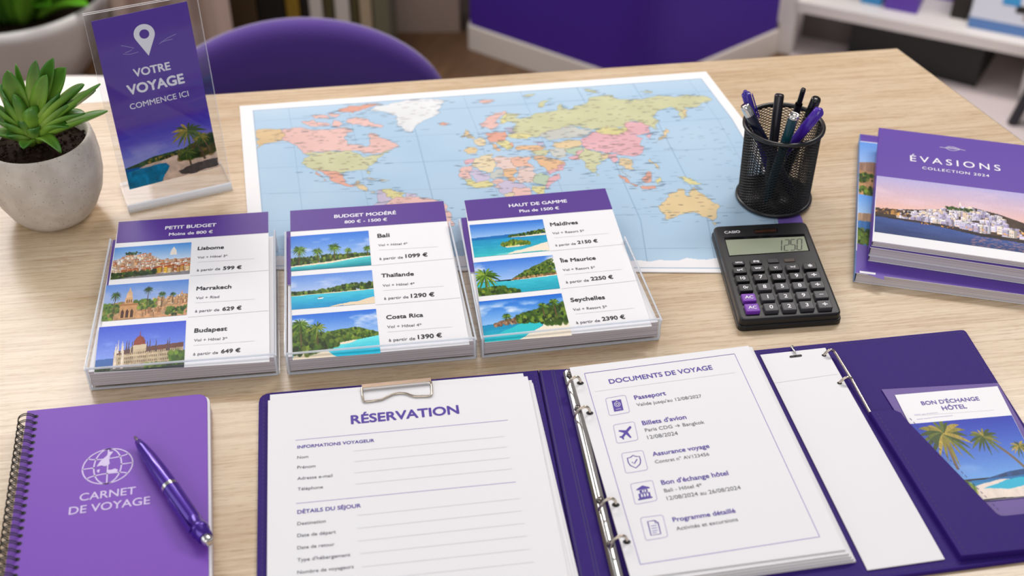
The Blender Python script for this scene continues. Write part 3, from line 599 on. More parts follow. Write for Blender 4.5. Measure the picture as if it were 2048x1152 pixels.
LAND = [
 (C2, 'e3c18e', '165,415 190,398 250,396 325,398 322,465 300,470 250,478 215,490 175,520 158,522 200,492 165,485 168,468 195,460 150,440'),
 (C2, PINK, '325,398 400,388 470,395 560,400 640,395 690,385 720,395 740,410 700,425 685,450 700,480 730,485 790,490 815,500 830,470 815,440 830,420 870,425 905,450 950,460 990,480 1000,500 960,515 930,520 900,535 850,540 780,525 720,520 600,525 500,530 455,540 430,515 400,490 365,470 322,465'),
 (C2, PINK, '440,355 500,345 560,375 520,385 460,370'), (C2, PINK, '500,318 590,322 600,340 520,338'), (C2, SALMON, '650,288 720,262 800,255 880,252 905,250 790,285 740,305 670,300'), (C2, PINK, '600,300 660,312 640,330 600,320'), (C2, PINK, '705,340 760,330 830,345 920,382 900,390 850,385 780,375 720,365'), (C2, PINK, '620,345 660,350 655,390 630,385'), (C2, PINK, '530,355 590,360 600,380 545,380'),
 (C2, OLIVE, '455,540 500,530 600,525 720,520 780,545 800,560 850,545 900,540 925,520 960,518 900,555 870,570 850,600 825,620 835,655 815,650 805,632 750,635 700,640 680,655 650,645 600,640 520,635 470,610 455,575'),
 (C2, SALMON, '520,635 600,640 650,645 680,660 690,700 710,715 745,720 740,730 700,728 660,715 630,705 600,670 560,645'), (C2, SALMON, '520,640 545,655 582,695 570,692 538,665'),
 (C2, TAN, '740,720 752,695 778,692 775,715 810,730 820,750 870,760 860,768 815,755 770,740'), (C2, TAN, '812,678 860,685 872,692 825,685'), (C2, TAN, '890,688 920,690 965,695 900,699'),
 (C2, LAV, '870,760 900,745 950,760 960,800 940,840 850,840 880,800'), (C2, YEL, '900,745 960,740 1040,765 1030,790 960,800 935,770'), (C2, LAV, '1040,765 1105,775 1090,795 1040,790'), (C2, PINK, '960,800 1030,790 1110,785 1220,808 1270,830 1300,880 1240,1000 1150,1040 1060,1000 1000,920 930,860'),
 (C2, ICE, '830,290 870,265 950,250 1060,225 1180,222 1270,235 1240,260 1235,300 1200,325 1150,345 1100,375 1080,420 1035,410 1000,380 985,345 960,315 900,295'),
 (C2, SALMON, '1232,368 1260,355 1295,363 1270,377 1240,376'), (C2, PINK, '1460,240 1500,228 1550,228 1530,245 1490,252'),
 (C3, TAN, '72,385 82,362 98,372 112,395 132,407 115,413 88,408'), (C3, TAN, '56,398 72,390 78,402 62,406'),
 (C3, PINK, '155,338 195,300 230,275 290,265 300,278 270,290 250,310 255,340 225,370 205,360 190,352 165,352'), (C3, YEL, '290,275 312,290 308,320 270,335 258,315 275,295'),
 (C3, OLIVE, '300,278 380,282 335,300 362,306 420,295 440,280 500,270 560,262 578,230 590,232 620,260 650,240 700,230 720,200 800,185 850,182 880,205 960,205 1020,203 1090,185 1200,190 1300,185 1375,205 1320,225 1230,250 1242,290 1215,310 1200,272 1160,245 1080,270 1060,300 1095,320 1085,362 1050,350 1000,325 940,320 930,350 850,350 780,360 740,365 640,340 580,360 500,375 480,400 420,405 350,400 310,385 330,350 300,320'),
 (C3, GREY, '470,390 500,375 580,360 640,340 740,365 720,395 650,405 580,410 520,420 495,405'), (C3, YEL, '780,360 850,350 930,350 935,370 880,392 800,388 765,375'),
 (C3, ROSE, '680,420 740,375 765,375 800,388 880,392 935,370 930,325 1000,325 1050,345 1045,380 1005,388 970,395 1010,410 1000,430 1015,460 1000,490 960,505 900,500 870,485 820,490 740,470 690,445'),
 (C3, TAN, '540,430 620,415 680,420 690,445 640,470 600,480 545,455'), (C3, GREY, '520,465 600,460 612,500 570,515 530,500'), (C3, MINT, '600,465 690,452 692,480 655,500 615,490'), (C3, ROSE, '655,500 690,470 700,490 680,520 650,522 615,512'),
 (C3, ORANGE, '340,455 390,445 460,445 505,455 480,470 400,470 345,470'), (C3, OLIVE, '415,480 470,470 520,468 500,500 440,495'), (C3, ORANGE, '425,500 480,498 540,515 605,540 575,568 515,585 490,560 450,525'), (C3, ROSE, '500,582 570,568 605,540 592,575 520,602'),
 (C3, OLIVE, '690,460 740,475 800,490 822,510 780,530 765,560 750,592 735,580 710,545 690,520 670,515 680,490'), (C3, TAN, '790,490 840,490 830,515 800,512'), (C3, OLIVE, '765,588 780,600 770,608'),
 (C3, ROSE, '840,490 880,488 882,520 870,542 845,525'), (C3, TAN, '880,512 930,515 962,545 965,570 940,575 910,555 900,590 950,615 935,612 895,582 885,550'),
 (C3, SALMON, '880,600 930,625 985,655 975,662 920,640 890,615'), (C3, SALMON, '990,660 1080,665 1080,672 1000,672'), (C3, SALMON, '1000,620 1040,582 1055,600 1050,640 1010,640'), (C3, YEL, '1080,625 1100,612 1105,620 1090,640 1085,652'), (C3, TAN, '1040,515 1055,530 1082,545 1098,572 1075,562 1050,540'), (C3, YEL, '1190,612 1230,608 1290,640 1335,652 1300,650 1250,650 1225,630'),
 (C3, TAN, '1125,355 1142,365 1137,400 1092,420 1075,432 1095,405 1120,390'), (C3, ROSE, '1040,375 1052,400 1057,415 1040,410 1033,390'), (C3, TAN, '1205,262 1240,258 1235,300 1212,305'),
 (C3, 'eed29c', '1085,765 1110,745 1135,720 1142,700 1180,692 1192,672 1232,680 1225,700 1265,715 1275,662 1300,690 1340,715 1375,745 1402,780 1400,822 1370,845 1320,820 1290,800 1240,800 1190,820 1130,838 1125,810 1100,785'), (C3, 'eed29c', '1370,850 1402,850 1385,864'),
 (C3, TAN, '80,465 95,455 130,455 145,470 135,490 85,490'), (C3, SAND, '120,420 160,405 190,425 185,445 150,452 125,430'), (C3, SALMON, '180,390 230,378 290,375 300,400 290,430 330,430 310,460 270,455 240,430 200,430 185,410'), (C3, ORANGE, '200,430 235,440 268,470 255,478 225,455'), (C3, YEL, '240,430 310,420 330,455 300,472 270,450'), (C3, LAV, '285,355 330,350 340,380 300,380'), (C3, YEL, '300,390 380,385 430,400 400,415 350,412 310,405'), (C3, LAV, '430,425 490,430 505,447 460,446'),
 (C3, ROSE, '90,520 125,515 120,535 85,552'), (C3, PINK, '50,590 62,560 120,552 125,590 110,622 60,616'), (C3, SAND, '125,515 165,500 220,490 235,530 230,570 190,592 150,575 110,555'), (C3, LPINK, '225,510 270,500 340,508 345,570 320,590 240,560'), (C3, 'f3bfa8', '340,508 415,505 440,560 350,560'), (C3, LAV, '125,570 190,595 205,600 200,625 140,642 120,615'), (C3, GREY, '205,595 240,570 290,575 280,610 230,625 205,612'), (C3, ORANGE, '290,570 350,570 345,620 310,642 290,610'), (C3, LPINK, '350,560 450,562 460,600 440,640 360,642'), (C3, MINT, '440,610 470,590 520,610 540,635 500,657 450,646'), (C3, ROSE, '520,615 572,595 545,640 510,677 500,657'), (C3, PINK, '220,635 270,620 290,640 260,670 225,666'), (C3, YEL, '55,620 110,622 140,642 200,630 220,642 215,666 170,670 130,670 80,650'), (C3, LAV, '260,670 300,625 350,640 400,665 330,692 275,702'), (C3, PINK, '330,665 420,665 425,700 420,760 340,740'), (C3, YEL, '430,660 500,660 495,695 480,740 430,720'), (C3, SAND, '285,700 335,695 420,760 480,740 470,820 420,920 350,920 320,820'),
 (C3, OLIVE, '460,245 480,215 540,203 500,222 475,248'), (C3, OLIVE, '375,188 440,175 445,180 400,192'), (C3, OLIVE, '700,155 760,158 795,175 750,170'), (C3, OLIVE, '985,165 1060,163 1055,176'),
]
def paint_map(fr):
    p = Pic(860, 440, 1.6, 31)
    p.a[:] = hexc('b0cbe2'); n = vnoise(p.h, p.w, 4, 7, 3, 5); p.a += ((n-.5)*16)[..., None]*np.array([1, .7, .4]); p.put(np.clip(1-p.Y/.12, 0, 1)*.3, p.c('e6f1f8'))
    lab = np.zeros((p.h, p.w), int); k = 1
    def P(tr, st):
        return [fr.uv(at(tr[0]+float(a)/tr[2], tr[1]+float(b)/tr[2], fr.z)[:2]) for a, b in (q.split(',') for q in st.split())]
    for g in np.linspace(.1, .95, 8): p.put(((np.abs(p.X-g) < .0009)).astype(float), p.c('7d9cb8'), .45)
    for g in np.linspace(.12, .9, 6): p.put(((np.abs(p.Y-g+.02*(p.X-.5)**2) < .0016)).astype(float), p.c('7d9cb8'), .4)
    for tr, col, st in LAND:
        M = p.mask(ragged(P(tr, st), .11 if col != ICE else .08, p.r, 4)); t = (vnoise(p.h, p.w, 14, 24, 2, k)-.5)[..., None]*14; p.a = np.where(M[..., None], p.c(col)*.86+205*.10+t, p.a); lab[M] = k; k += 1
    e = np.zeros(lab.shape, bool); e[:, 1:] |= lab[:, 1:] != lab[:, :-1]; e[1:] |= lab[1:] != lab[:-1]
    coast = e & ((lab == 0) | (np.roll(lab, 1, 0) == 0) | (np.roll(lab, 1, 1) == 0)); p.put((e & ~coast).astype(float), p.c('8f7468'), .55); p.put(coast.astype(float), p.c('6f8fa8'), .45)
    # tiny unreadable place marks along coasts and inland
    ys, xs = np.nonzero(coast); sel = p.r.choice(len(ys), 620, False)
    for i in sel:
        x = xs[i]/p.w+p.r.normal(0, .012); y = ys[i]/p.h+p.r.normal(0, .008); L = p.r.uniform(.004, .011); p.dot(x, y, L, .0018, '46586c', .55)
    ys, xs = np.nonzero(lab); sel = p.r.choice(len(ys), 520, False)
    for i in sel: p.dot(xs[i]/p.w, ys[i]/p.h, p.r.uniform(.003, .008), .0018, '6a5a50', .5)
    for _ in range(160): p.dot(p.r.uniform(.62, .98), p.r.uniform(.3, .8), p.r.uniform(.003, .009), .0015, '50687e', .35)
    # the white southern continent with its dark coastline
    an = [(-.05, 1.2), (-.05, .955)]+[(x, .945-.02*math.sin(7*x)-.028*(x > .6)*(x-.6)/.4+p.r.normal(0, .006)) for x in np.linspace(0, 1, 60)]+[(1.05, .91), (1.05, 1.2)]
    M = p.mask(an); p.a = np.where(M[..., None], p.c('f0eef0'), p.a)
    # white margin of the sheet with a thin inner frame
    b = (p.X < .026) | (p.X > .980) | (p.Y < .038) | (p.Y > .985)
    f = ((np.abs(p.X-.027) < .0012) | (np.abs(p.X-.979) < .0012) | (np.abs(p.Y-.040) < .002) | (np.abs(p.Y-.983) < .002)) & ~b
    p.put(f.astype(float), p.c('9db4cc'), .8); p.a = np.where(b[..., None], p.c('f3f2f3'), p.a)
    q = (p.X > .955) & (p.Y > .70); p.a = np.where(q[..., None], p.c('7d62b8'), p.a)
    return np.clip(p.a, 0, 255)
# ================================================================== the room
def structure(o, label=None):
    o['kind'] = 'structure'
    if label: o['label'] = label; o['category'] = o.name.split('_')[0]
    return o
f = MB(); f.poly([(-4, -1.2, 0), (4, -1.2, 0), (4, 4.0, 0), (-4, 4.0, 0)], 'floor_oak'); structure(f.build('floor'), 'brown wooden floor under the desk')
f = MB(); f.box((-2.06, 2.82, 1.4), (3.88, .1, 2.8), 'plaster'); structure(f.build('wall_back'), 'beige plaster wall behind the violet chair')
f = MB(); f.box((1.9, 3.30, 1.4), (4.0, .1, 2.8), 'panel_grey'); structure(f.build('wall_right'), 'grey wall behind the white display shelf')

# ------------------------------------------------------------------ desk
d0, d1, d2 = at(430, 188), at(1795, 96), at(2048, 283)
ex = unit(d1-d0); er = unit(d2-d1)
DL = d1-ex*1.75; FR = d1+er*0.78; FL = DL+np.array([.0, FR[1]-d1[1]-.12, 0])
desk = thing('desk', 'large light oak desk covered with travel papers', 'desk', (0.0, 0.85, 0))
m = MB(); m.prism([DL, d1, FR, FL], T-.028, T, 'light_oak', 'edge_band', 0.0012); m.build('desk_top', desk)
for p in (DL+(.10, -.10, 0), d1+(-.14, -.10, 0), FR+(-.12, .08, 0), FL+(.1, .08, 0)):
    m = MB(); m.box((p[0], p[1], (T-.028)/2), (.05, .05, T-.028), 'metal_leg', YAW); m.build('leg', desk)

# ------------------------------------------------------------------ world map
fr = MapFrame(T+.0012)
hh, ww = 440, 860
uu, vv = np.meshgrid(np.linspace(0, 1, ww), np.linspace(0, 1, hh)); xy = fr.xy(uu, vv)
m = MB(); m.raster(paint_map(fr), np.dstack([xy, np.full((hh, ww), fr.z)]), 'map_print')
rim = np.r_[xy[0], xy[1:, -1], xy[-1, ::-1][1:], xy[::-1, 0][1:-1]]
n = len(rim); m.add(np.r_[np.c_[rim, np.full(n, fr.z)], np.c_[rim, np.full(n, T+.0002)]], [[i, n+i, n+(i+1) % n, (i+1) % n] for i in range(n)], 'paper')
tag(m.build('world_map', origin=(*xy[hh//2, ww//2], T)), 'large paper world map with blue oceans spread across the desk', 'map')

# ------------------------------------------------------------------ leaflet holders
def leaflet_holder(tray, rail, lead, label_h, card, card_label, under, data, title, sub, photos, hue):
    """tray: front foot line (two places); rail: far ends of the side rails; card: four corners of the printed face"""
    zc = T+.0200; C = PZ(zc)
    fl, fr_ = at(*tray[0]), at(*tray[1]); bl, br = PZ(T+.024).pt(*rail[0]), PZ(T+.024).pt(*rail[1]); bl[2] = br[2] = T
    h = thing('leaflet_holder', label_h, 'holder', (fl+fr_+bl+br)/4)
    th = .0018
    m = MB(); m.plate([p+Z*(th+.0006) for p in (fl, fr_, br, bl)], th, 'acrylic', 'acrylic_edge_highlight'); m.build('base_plate', h)
    o_ = unit(fl-bl)*.0
    ey = unit((bl-fl)+(br-fr_)); ex_ = unit(fr_-fl)
    m = MB(); m.slab([fl-Z*0+Z*.0006, fr_+Z*.0006, fr_+Z*.0225, fl+Z*.0225]+[p-ey*th for p in (fl+Z*.0006, fr_+Z*.0006, fr_+Z*.0225, fl+Z*.0225)], 'acrylic', 'acrylic_edge')
    for p, q in ((fl+Z*.0225, fr_+Z*.0225), (fl+Z*.0012, fr_+Z*.0012), (fl+Z*.001, fl+Z*.0225), (fr_+Z*.001, fr_+Z*.0225)): m.tube([p-ey*th/2, q-ey*th/2], .0009, 'acrylic_edge_highlight', 8)  # whitish beads added as painted highlights along the lip edges
    m.build('front_lip', h)
    for a, b, sgn in ((fl, bl, -1), (fr_, br, 1)):
        q = [a+Z*.0006, b+Z*.0006, b+Z*.024, a+Z*.0225]; m = MB(); m.slab(q+[p+ex_*sgn*th for p in q], 'acrylic', 'acrylic_edge'); m.tube([q[3]+ex_*sgn*th/2-ey*.003, q[2]+ex_*sgn*th/2], .0008, 'acrylic_edge_highlight', 8); m.tube([q[1]+ex_*sgn*th/2, q[2]+ex_*sgn*th/2], .0008, 'acrylic_edge_highlight', 8); m.build('side_rail', h)  # rail beads likewise added to paint a bright edge highlight
    # front leaflet
    c = [C.pt(*p) for p in card]; org = sum(c)/4
    m = MB(); q = np.array(c); m.slab(np.r_[q-Z*.0001, q-Z*.0006][[0, 3, 2, 1, 4, 7, 6, 5]], 'card_white')
    (tl, tr, b2, b1) = lead; m.quad([tl, tr, b2, b1], C, 'violet_print', .00008)
    m.text(title[0], title[1], title[2], C, 'ink_white', bold=.022); m.text(sub[0], sub[1], sub[2], C, 'ink_white', bold=.02)
    for (nm, A, B, kind, kA, kB, lA, lB, pA, pB, pr, qA, qB, sA, sB), (img, quad) in zip(data, photos):
        m.photo(img(), quad, C)
        m.text(nm, A, B, C, 'ink_black', bold=.024); m.text(kind, kA, kB, C, 'ink_grey', bold=.004); m.line(lA, lB, .0003, C, 'ink_line')
        m.text('à partir de', pA, pB, C, 'ink_grey', bold=.008); m.text(pr, qA, qB, C, 'ink_black', bold=.026)
        if sA: m.line(sA, sB, .0003, C, 'ink_seam')
    tag(m.build('leaflet', origin=org), card_label, 'leaflet', 'printed leaflets lying in the clear holders')
    # the leaflet just below it, slid aside
    U = PZ(zc-.0012); s = [U.pt(*p) for p in under]; m = MB(); q = np.array(s); m.slab(np.r_[q, q-Z*.0006][[0, 3, 2, 1, 4, 7, 6, 5]], 'violet_print', 'card_white')
    tag(m.build('leaflet', origin=sum(s)/4), f'plain violet leaflet peeking out beneath the {hue} leaflet', 'leaflet', 'violet leaflets one below the top')
    # the ream of leaflets filling the tray
    g = .0008; inner = [fl+ex_*g+ey*g, fr_-ex_*g+ey*g, br-ex_*g, bl+ex_*g]
    m = MB(); m.prism(inner, T+.0028, zc-.0022, 'card_white', 'paper_edges'); tag(m.build('leaflet_ream', origin=sum(inner)/4), f'thick ream of leaflets under the {hue} leaflet, grey paper edges showing', 'leaflets', None, 'stuff')

leaflet_holder(((184, 779), (555.5, 749)), ((223, 478), (547, 461)), ((237.5, 443.8), (536.5, 423.3), (536.8, 465.3), (232.3, 486.5)),
 'clear acrylic tray holding the PETIT BUDGET leaflets, beside the grey pot', ((237.5, 443.8), (536.5, 423.3), (538.9, 722.9), (188, 746)),
 'printed PETIT BUDGET leaflet listing three cities with photos', ((226, 480), (300, 470), (300, 600), (208, 610)),
 [('Lisbome', (395.1, 500), (447.6, 497.2), 'Vol + Hôtel 3*', (394.8, 517), (454.9, 513.2), (394.8, 524.3), (509.4, 517), (393.4, 542.7), (440.3, 539.6), '599 €', (445.8, 539.6), (483, 537.3), (380.9, 551.7), (537.2, 540.3)),
  ('Marrakech', (392.4, 580.5), (462.5, 576.4), 'Vol + Riad', (391.3, 598.3), (438.2, 595.5), (390.6, 605.9), (509.4, 597.9), (389.9, 624.7), (438.5, 621.6), '629 €', (444.4, 621.2), (483, 618.6), (375.7, 634.4), (538.2, 620.8)),
  ('Budapest', (388.2, 665), (454.2, 660.6), 'Vol + Hôtel 3*', (387.5, 683), (454.2, 678.8), (387.5, 690.6), (509.4, 681.6), (386.1, 710.8), (435.8, 707.4), '649 €', (441.7, 706.3), (480.6, 703.5), None, None)],
 ('PETIT BUDGET', (329.9, 459), (432.3, 452.6)), ('Moins de 800 €', (337.5, 471.5), (425.3, 465.9)),
 [(pic_lisbon, ((229.9, 495.8), (383, 484.4), (379.2, 547.2), (220.5, 559.4))), (pic_marrakech, ((212.5, 570.8), (377.8, 558.3), (373.3, 629.5), (202.4, 643))), (pic_budapest, ((198.6, 654.5), (372.2, 641), (368, 735), (188.5, 744.5)))], 'PETIT BUDGET')
leaflet_holder(((578.9, 748.6), (949.8, 716.3)), ((573, 464), (897, 444)), ((580.2, 421.5), (886.9, 401.8), (893.8, 442), (580.9, 463.4)),
 'clear acrylic tray holding the BUDGET MODÉRÉ leaflets, middle of three', ((580.2, 421.5), (886.9, 401.8), (939, 688.3), (585.2, 719.6)),
 'printed BUDGET MODÉRÉ leaflet with three palm beach photos', ((573, 463), (640, 456), (640, 560), (575, 570)),
 [('Bali', (755, 475.3), (779.4, 473.4), 'Vol + Hôtel 4*', (756.6, 492.4), (815.3, 488.6), (758.3, 500), (876.3, 493), (758.9, 519.8), (806, 516.5), '1099 €', (811, 515.4), (855.5, 512.2), (742.8, 531), (906, 516.8)),
  ('Thaïlande', (762.5, 554.7), (827.8, 550.6), 'Vol + Hôtel 4*', (765.2, 573.2), (829.5, 569), (766.5, 580.8), (887.8, 571.9), (768.2, 599.3), (817, 596), '1290 €', (821.9, 595.3), (869, 592), (751, 609.8), (922.5, 595.3)),
  ('Costa Rica', (772.4, 638.2), (846.6, 633), 'Vol + Hôtel 4*', (774.4, 656.3), (843.3, 651.6), (775, 663.9), (904.3, 653.3), (777.7, 683), (830.5, 679.4), '1390 €', (836, 677.9), (884.2, 673.8), None, None)],
 ('BUDGET MODÉRÉ', (668.3, 436), (792.2, 428.2)), ('800 € - 1500 €', (689, 446.9), (774.4, 441.4)),
 [(pic_bali, ((581.2, 473.3), (736.8, 461.1), (742.8, 530.3), (581.9, 542.9))), (pic_thailand, ((581.5, 552.8), (743.8, 540.2), (750, 606.2), (583.2, 619.4))), (pic_costa, ((583.9, 631.2), (752, 617.7), (761.2, 706.4), (585.2, 719.6)))], 'BUDGET MODÉRÉ')
leaflet_holder(((965.8, 714.4), (1316, 678.2)), ((921, 439), (1247.7, 474)), ((928.6, 400.9), (1210.5, 376.5), (1225, 418), (936.2, 442)),
 'clear acrylic tray holding the HAUT DE GAMME leaflets, nearest the calculator', ((928.6, 400.9), (1210.5, 376.5), (1303.8, 651.8), (969.8, 684.8)),
 'printed HAUT DE GAMME leaflet with three island photos', ((922, 436), (990, 430), (1010, 540), (938, 545)),
 [('Maldives', (1101, 452.3), (1156.4, 447.5), 'Vol + Resort 5*', (1105.3, 468.5), (1168.9, 463), (1108.3, 475.4), (1217.4, 466.5), (1111.2, 492.5), (1152.1, 488.9), '2150 €', (1155.7, 487.5), (1196, 484), (1101, 501.8), (1249.4, 487.9)),
  ('Île Maurice', (1120.8, 524.9), (1192, 518.8), 'Vol + Resort 5*', (1126, 542), (1190.7, 536.4), (1129.4, 549.3), (1244.4, 538.4), (1132.3, 566.7), (1178.2, 562.4), '2250 €', (1182.4, 560.9), (1227, 556.8), (1123.4, 577.3), (1275.8, 560.5)),
  ('Seychelles', (1141.9, 603.7), (1210.5, 597.6), 'Vol + Resort 5*', (1146.5, 621.5), (1214.8, 615.2), (1150.5, 628), (1268.5, 615.9), (1152.8, 647.8), (1200.6, 643.2), '2390 €', (1204.9, 641.4), (1251, 636.8), None, None)],
 ('HAUT DE GAMME', (1018.3, 414.4), (1134.6, 404.6)), ('Plus de 1500 €', (1039.4, 425), (1118.8, 418.4)),
 [(pic_maldives, ((938.8, 450), (1085.2, 438.5), (1099.4, 501.1), (948.7, 515))), (pic_maurice, ((946.7, 525.5), (1105, 510), (1120.1, 576.6), (957.6, 592.8))), (pic_seychelles, ((957.3, 603.3), (1122.8, 586.5), (1143.9, 670.6), (969.5, 684.5)))], 'HAUT DE GAMME')

# ------------------------------------------------------------------ upright sign in its acrylic stand
A0 = at(258.5, 427); B0 = at(465.6, 380); su = unit(B0-A0); bk = np.array([-su[1], su[0], 0]); ln = math.radians(6)
sv = math.cos(ln)*Z+math.sin(ln)*bk; sn = np.cross(su, sv)
S = Plane(A0+bk*.004, sn); sw = np.linalg.norm(B0-A0)
st = thing('sign_stand', 'clear L-shaped acrylic stand holding the tall violet sign', 'sign stand', (A0+B0)/2+bk*.03)
def sp(u, v, n): return A0+bk*.004+su*u+sv*v+sn*n
top = (S.pt(164, 30.5)-A0) @ sv
for nm, n0 in (('front_panel', .0028), ('back_panel', -.0010)):
    q = [sp(0, .004, n0), sp(sw, .004, n0), sp(sw, top, n0), sp(0, top, n0)]
    m = MB(); m.slab(q+[p-sn*.0018 for p in q], 'acrylic', 'acrylic_edge_highlight'); m.build(nm, st)
dep = np.linalg.norm(at(221, 377)-A0)
m = MB(); m.prism([A0, B0, B0+bk*dep, A0+bk*dep], T+.0002, T+.0032, 'acrylic', 'acrylic_edge_highlight'); m.build('base_plate', st)
m = MB(); m.tube([A0+Z*.0035+bk*.004, B0+Z*.0035+bk*.004], .0028, 'acrylic_edge_highlight', 10); m.build('folded_edge', st)
sq = [S.pt(*p) for p in ((182.3, 43.4), (373.8, 2.8), (439.2, 333.3), (259.4, 379.2))]
m = MB(); q = np.array(sq); m.slab(np.r_[q, q-sn*.0005][[3, 2, 1, 0, 7, 6, 5, 4]], 'sign_violet')
k = .62; ql = sq[0]*(1-k)+sq[3]*k; qr = sq[1]*(1-k)+sq[2]*k; img = pic_sign_beach(); hh, ww = img.shape[:2]
img[:14] = img[:14]*np.linspace(0, 1, 14)[:, None, None]+np.array(hexc('5a38a2'))*(1-np.linspace(0, 1, 14))[:, None, None]
u_ = np.linspace(0, 1, ww)[None, :, None]; v_ = np.linspace(0, 1, hh)[:, None, None]
m.raster(img, (1-v_)*((1-u_)*ql+u_*qr)+v_*((1-u_)*sq[3]+u_*sq[2])+sn*.0001)
m.text('VOTRE', (268.5, 154.0), (342, 138.6), S, 'ink_white', bold=.028); m.text('VOYAGE', (256.5, 190.2), (370, 165), S, 'ink_white', bold=.034); m.text('COMMENCE ICI', (261, 219.3), (378, 191.7), S, 'ink_white', bold=.008)
hc = S.pt(288.5, 68, .00014); r0 = np.linalg.norm(S.pt(309, 63, .00014)-hc)
pin = [hc+r0*(math.cos(a)*su+math.sin(a)*sv) for a in np.linspace(math.radians(-28), math.radians(208), 30)]+[hc-sv*r0*2.25]
hole = [hc+r0*.47*(math.cos(a)*su+math.sin(a)*sv) for a in np.linspace(0, 2*math.pi, 32, endpoint=False)]
m.poly(pin, 'ink_white'); m.poly([p+sn*.0001 for p in hole], 'sign_violet')
for pts in (((242, 91), (268, 96), (262, 101), (250, 106)), ((246, 108), (258, 109), (277, 104)), ((318, 88), (335, 76), (352, 68)), ((322, 84), (345, 78))):
    m.stroke([S.pt(*p, .0001) for p in pts], .0004, 'ink_box', sn)
tag(m.build('sign_insert', origin=sum(sq)/4), 'violet sign sheet with white location pin and beach photo', 'sign')
# ------------------------------------------------------------------ potted succulent
pc = at(113, 424); pc[2] = T
plant = thing('potted_succulent', 'green succulent in a round speckled grey concrete pot', 'plant', pc)
PH = .083
prof = [(0.0002, 0), (.0002, .030), (.002, .0335), (.010, .0395), (.025, .0465), (.042, .0502), (.058, .0508), (.072, .0496), (PH-.002, .0478), (PH, .0465), (PH+.0003, .0452), (PH-.001, .0436), (PH-.006, .0425), (PH-.03, .041)]
m = MB(); m.lathe(prof, 'concrete', pc, n=72); m.build('pot', plant)
m = MB(); rr = np.linspace(0, .0428, 12); a = np.linspace(0, 2*math.pi, 48, endpoint=False); zz = PH-.013
sv_ = [pc+(0, 0, zz+.004)]; sf = []
for i, r in enumerate(rr[1:]):
    for q in a: sv_.append(pc+(r*math.cos(q), r*math.sin(q), zz+.004*(1-(r/.043)**2)+RNG.normal(0, .0009)*(r < .041)))
for j in range(48): sf.append([0, 1+j, 1+(j+1) % 48])
for i in range(10): sf += [[1+i*48+j, 1+(i+1)*48+j, 1+(i+1)*48+(j+1) % 48, 1+i*48+(j+1) % 48] for j in range(48)]
m.add(sv_, sf, 'soil', True)
for _ in range(170):
    r = .041*math.sqrt(RNG.random()); q = RNG.random()*6.28; s = RNG.uniform(.0008, .0022); c = pc+(r*math.cos(q), r*math.sin(q), zz+.004+s*.3)
    m.lathe([(-s, 0), (-s*.5, s*.9), (s*.4, s), (s, 0)], 'soil', c, RNG.normal(size=3), 6, False)
m.build('soil', plant)
def leaf(m, B, Tp, wid, arch, thick=.0022, tipc=('2f5a1c', '5f8a2c'), n=18, face=None):
    B = np.array(B); Tp = np.array(Tp); L = np.linalg.norm(Tp-B); C = (B+Tp)/2+Z*arch*L
    V = []; K = []; tcol = s2l(hexc(tipc[0])); bcol = s2l(hexc(tipc[1]))
    prev = None
    for i, t in enumerate(np.linspace(0, 1, n)):
        P = (1-t)**2*B+2*t*(1-t)*C+t*t*Tp; D = unit(2*(1-t)*(C-B)+2*t*(Tp-C))
        side = np.cross(D, Z) if face is None else np.cross(D, face)
        side = unit(side) if np.linalg.norm(side) > 1e-3 else np.array([1., 0, 0]); 
        if prev is not None and side @ prev < 0: side = -side
        prev = side; N = unit(np.cross(side, D)); N = N if N[2] > -0.2 else -N
        w_ = wid*(.58+.42*math.sin(math.pi*.5*min(1, t/.42)))*max(0, 1-(max(0, t-.52)/.48)**2)**.72
        w_ = max(w_, .0002); th = thick*(1-.75*t)+.0003
        for sx, hh_ in ((-1, .05), (-.55, -.01), (0, -.10), (.55, -.01), (1, .05)): V.append(P+side*sx*w_/2+N*(hh_*w_)+N*th*.35*(1-sx*sx))
        for sx, hh_ in ((.6, -.12), (0, -.30), (-.6, -.12)): V.append(P+side*sx*w_/2+N*(hh_*w_)-N*th)
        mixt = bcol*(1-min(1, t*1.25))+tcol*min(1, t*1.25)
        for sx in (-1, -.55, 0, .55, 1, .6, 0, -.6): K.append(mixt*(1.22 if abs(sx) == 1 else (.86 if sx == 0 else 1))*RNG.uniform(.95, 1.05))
    f = []
    for i in range(n-1): f += [[i*8+j, i*8+(j+1) % 8, (i+1)*8+(j+1) % 8, (i+1)*8+j] for j in range(8)]
    f.append(list(range((n-1)*8, n*8))); f.append(list(range(8))[::-1])
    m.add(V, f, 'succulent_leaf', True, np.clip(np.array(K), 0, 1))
cz = T+PH-.010; cc = pc+(-.004, .004, 0)
